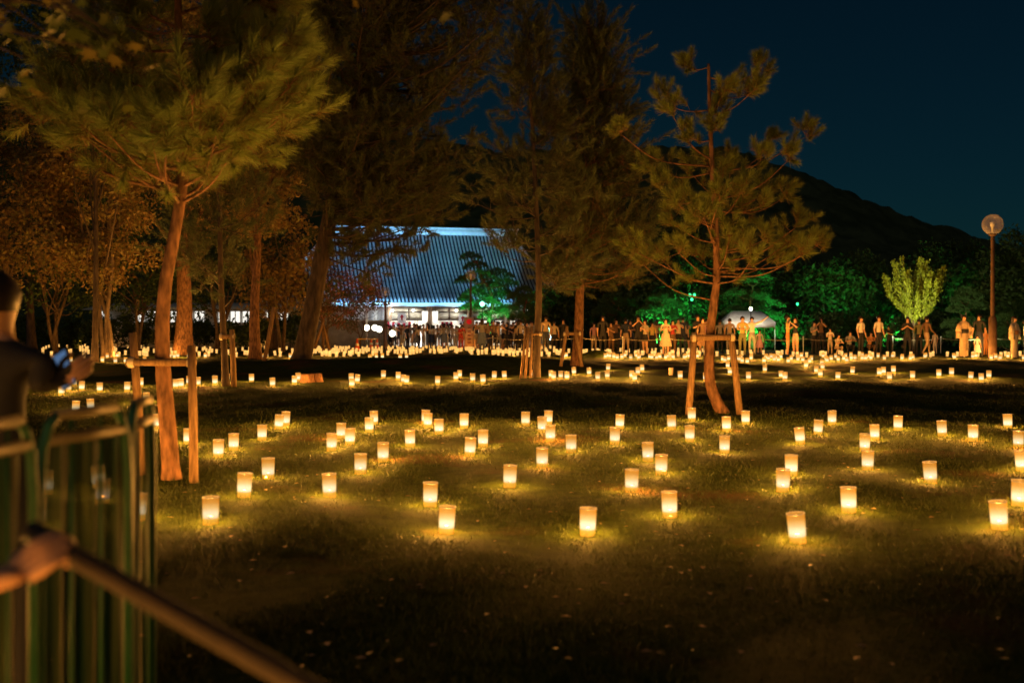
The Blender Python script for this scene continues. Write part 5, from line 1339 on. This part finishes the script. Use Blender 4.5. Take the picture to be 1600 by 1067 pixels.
POLE_A, POLE_B = Vector(at(62, 836, 2.28)), None
def pole_and_hand():
    a = Vector(at(58, 836, 2.30)); b = Vector(at(455, 1064, 2.02)); d = (b - a).normalized()
    t = (gz(2, 1) - a.z) / d.z; e = a + d * t
    root = empty('wooden_pole', e)
    P = [a - e, a - e + d * .6, -e + e - d * .0]
    MB().tube(np.array([a - e, (a - e) * .5 + Vector((0, 0, .01)), Vector((0, 0, 0))]), [.021, .023, .025], 14).build('shaft', mat('pole_wood', (.036, .026, .018), .85, (.052, .037, .025), 12, stretch=(3, 3, 3)), root, True)
    MB().lathe([(0, .02), (.024, .018), (.0245, -.06), (.0215, -.065)], 14, Matrix.Translation(a - e) @ (-d).to_track_quat('Z', 'Y').to_matrix().to_4x4()).build('end_cap', M_black, root, True)
    tag(root, 'long wooden pole slanting down across the foreground, gripped by a hand', 'pole')
    # its holder stands left of the frame
    f = (-1.72, 2.05, gz(-1.72, 2.05)); O = Vector(f)
    J = joints('stand')
    for q in J: J[q] = (J[q][0], -J[q][1], J[q][2])
    J['face'] = (0, 1, 0); J['shL'] = (-.19, 0, 1.37); J['elL'] = (-.26, .05, 1.12); J['wrL'] = (-.22, .16, .92)
    J['hipL'] = (-.095, 0, .86); J['hipR'] = (.095, 0, .86)
    for q in ('kn', 'an', 'to'):
        p_ = J[q + 'L']; J[q + 'L'] = (-abs(p_[0]), p_[1], p_[2]); p_ = J[q + 'R']; J[q + 'R'] = (abs(p_[0]), p_[1], p_[2])
    g = a + d * .075                                                        # grip point on the pole
    wr = Vector(at(14, 915, 2.20)); yd = (g + Vector((0, -.032, .02)) - wr).normalized()
    J['shR'] = (.19, .02, 1.36); J['wrR'] = wr - O; J['elR'] = ((Vector(J['shR']) + Vector(J['wrR'])) / 2) + Vector((-.02, -.09, -.13))
    hands = {'R': hand_nodes(-1, J['wrR'], yd, (-.15, -.85, .55), 1.0, .55), 'L': hand_nodes(1, J['wrL'], (.0, .3, -.9), (-1, 0, 0), .5)}
    root = empty('person', f); bo = obj('body', body_mesh('body_near', J, hands, 'short', False, 2), root)
    for i, m in enumerate((M_skin, cloth('navy'), cloth('black'), M_black)): bo.material_slots[i].link = 'OBJECT'; bo.material_slots[i].material = m
    h = obj('hair', ME_hair, root, Vector(J['head']) + Vector((0, -.012, .012))); h.rotation_euler = (0, 0, math.pi)
    tag(root, 'person at the frame edge whose bare hand grips the wooden pole', 'person')
pole_and_hand()

# ------------------------------------------------------------------ green mesh barrier
def net_material():
    m = bpy.data.materials.new('green_net'); m.use_nodes = True; n = m.node_tree.nodes; L = m.node_tree.links
    b = n['Principled BSDF']; b.inputs['Base Color'].default_value = (.02, .12, .05, 1); b.inputs['Roughness'].default_value = .6
    tc = n.new('ShaderNodeTexCoord'); sp = n.new('ShaderNodeSeparateXYZ'); L.new(tc.outputs['Object'], sp.inputs[0])
    mp = n.new('ShaderNodeMapping'); mp.inputs['Scale'].default_value = (38, 10, 1.6); L.new(tc.outputs['Object'], mp.inputs['Vector'])
    nz = n.new('ShaderNodeTexNoise'); nz.inputs['Scale'].default_value = 1.0; nz.inputs['Detail'].default_value = 3; L.new(mp.outputs['Vector'], nz.inputs['Vector'])
    cr = n.new('ShaderNodeValToRGB'); cr.color_ramp.elements[0].position = .38; cr.color_ramp.elements[1].position = .72
    cr.color_ramp.elements[0].color = (.004, .045, .020, 1); cr.color_ramp.elements[1].color = (.07, .095, .04, 1)  # net sheen put into the colour as upright tan-green streaks
    L.new(nz.outputs['Fac'], cr.inputs['Fac']); L.new(cr.outputs['Color'], b.inputs['Base Color'])
    def grid(axis):
        a = n.new('ShaderNodeMath'); a.operation = 'MULTIPLY'; a.inputs[1].default_value = 140; L.new(sp.outputs[axis], a.inputs[0])
        f = n.new('ShaderNodeMath'); f.operation = 'FRACT'; L.new(a.outputs[0], f.inputs[0])
        g = n.new('ShaderNodeMath'); g.operation = 'GREATER_THAN'; g.inputs[1].default_value = .30; L.new(f.outputs[0], g.inputs[0]); return g
    mx = n.new('ShaderNodeMath'); mx.operation = 'MAXIMUM'; L.new(grid('X').outputs[0], mx.inputs[0]); L.new(grid('Z').outputs[0], mx.inputs[1])
    tr = n.new('ShaderNodeBsdfTransparent'); ms = n.new('ShaderNodeMixShader')
    L.new(mx.outputs[0], ms.inputs['Fac']); L.new(tr.outputs[0], ms.inputs[1]); L.new(b.outputs[0], ms.inputs[2]); L.new(ms.outputs[0], n['Material Output'].inputs['Surface'])
    return m
M_net = net_material()
M_pipe = mat('galvanised_pipe', (.30, .25, .15), .6, (.20, .17, .10), 7, metal=.1)
M_gpipe = mat('green_painted_bar', (.02, .10, .05), .5, (.03, .12, .06), 15)
def barrier(p0, p1, label):
    a, b = Vector(p0), Vector(p1); g = min(gz(a.x, a.y), gz(b.x, b.y)); L = (b - a).length
    root = empty('mesh_barrier', (a.x, a.y, g), math.atan2(b.y - a.y, b.x - a.x)); h = 1.285 - g
    for sx, d in ((0, 1), (L, -1)):
        MB().tube([(sx, 0, 0), (sx, 0, h - .20), (sx + d * .012, 0, h - .09), (sx + d * .035, 0, h - .03), (sx + d * .07, 0, h)], .014, 10).build('upright', M_gpipe, root, True)
    MB().tube([(.06, 0, h), (L - .06, 0, h)], .016, 10).build('top_rail', M_pipe, root, True)
    MB().tube([(.03, 0, h - .067), (L - .03, 0, h - .067)], .016, 10).build('rail', M_pipe, root, True)
    MB().tube([(.02, 0, .12), (L - .02, 0, .12)], .017, 10).build('rail', M_pipe, root, True)
    n = max(2, int(L / .11)); bm_ = MB().tube([(0, 0, .12), (0, 0, h - .01)], .0055, 8).me('bar', M_gpipe, True)
    for i in range(1, n): obj('bar', bm_, root, (L * i / n, 0, 0))
    nx = max(8, int(L / .02)); V = []; F4 = []
    for z in np.linspace(.08, h - .075, 12):
        for i in range(nx + 1):
            x = .015 + (L - .03) * i / nx; V.append((x, .034 + .016 * math.sin(x * 44 + .8 * math.sin(z * 3)) + .008 * math.sin(x * 91 + z * 2), z + .012 * math.sin(x * 11)))
    for r_ in range(11):
        for i in range(nx): F4.append((r_*(nx+1)+i, r_*(nx+1)+i+1, (r_+1)*(nx+1)+i+1, (r_+1)*(nx+1)+i))
    MB().add(V, None, F4).build('net', M_net, root, True)
    for sx in (0.0, L): MB().box((sx - .03, -.22, -.02), (sx + .03, .22, .02)).build('foot_plate', M_pipe, root)
    tag(root, label, 'barrier')
gp = lambda px, Z: ((px - 800) / F * Z, Z, 0)
barrier(gp(-130, 2.55), gp(52, 3.0), 'green mesh barrier panel with pipe frame at the hand of the pole holder')
barrier(gp(62, 3.06), gp(200, 3.42), 'green mesh barrier panel with double top rail, middle of three')
barrier(gp(203, 3.44), gp(237, 3.78), 'narrow green mesh barrier panel turned away at the end of the row')
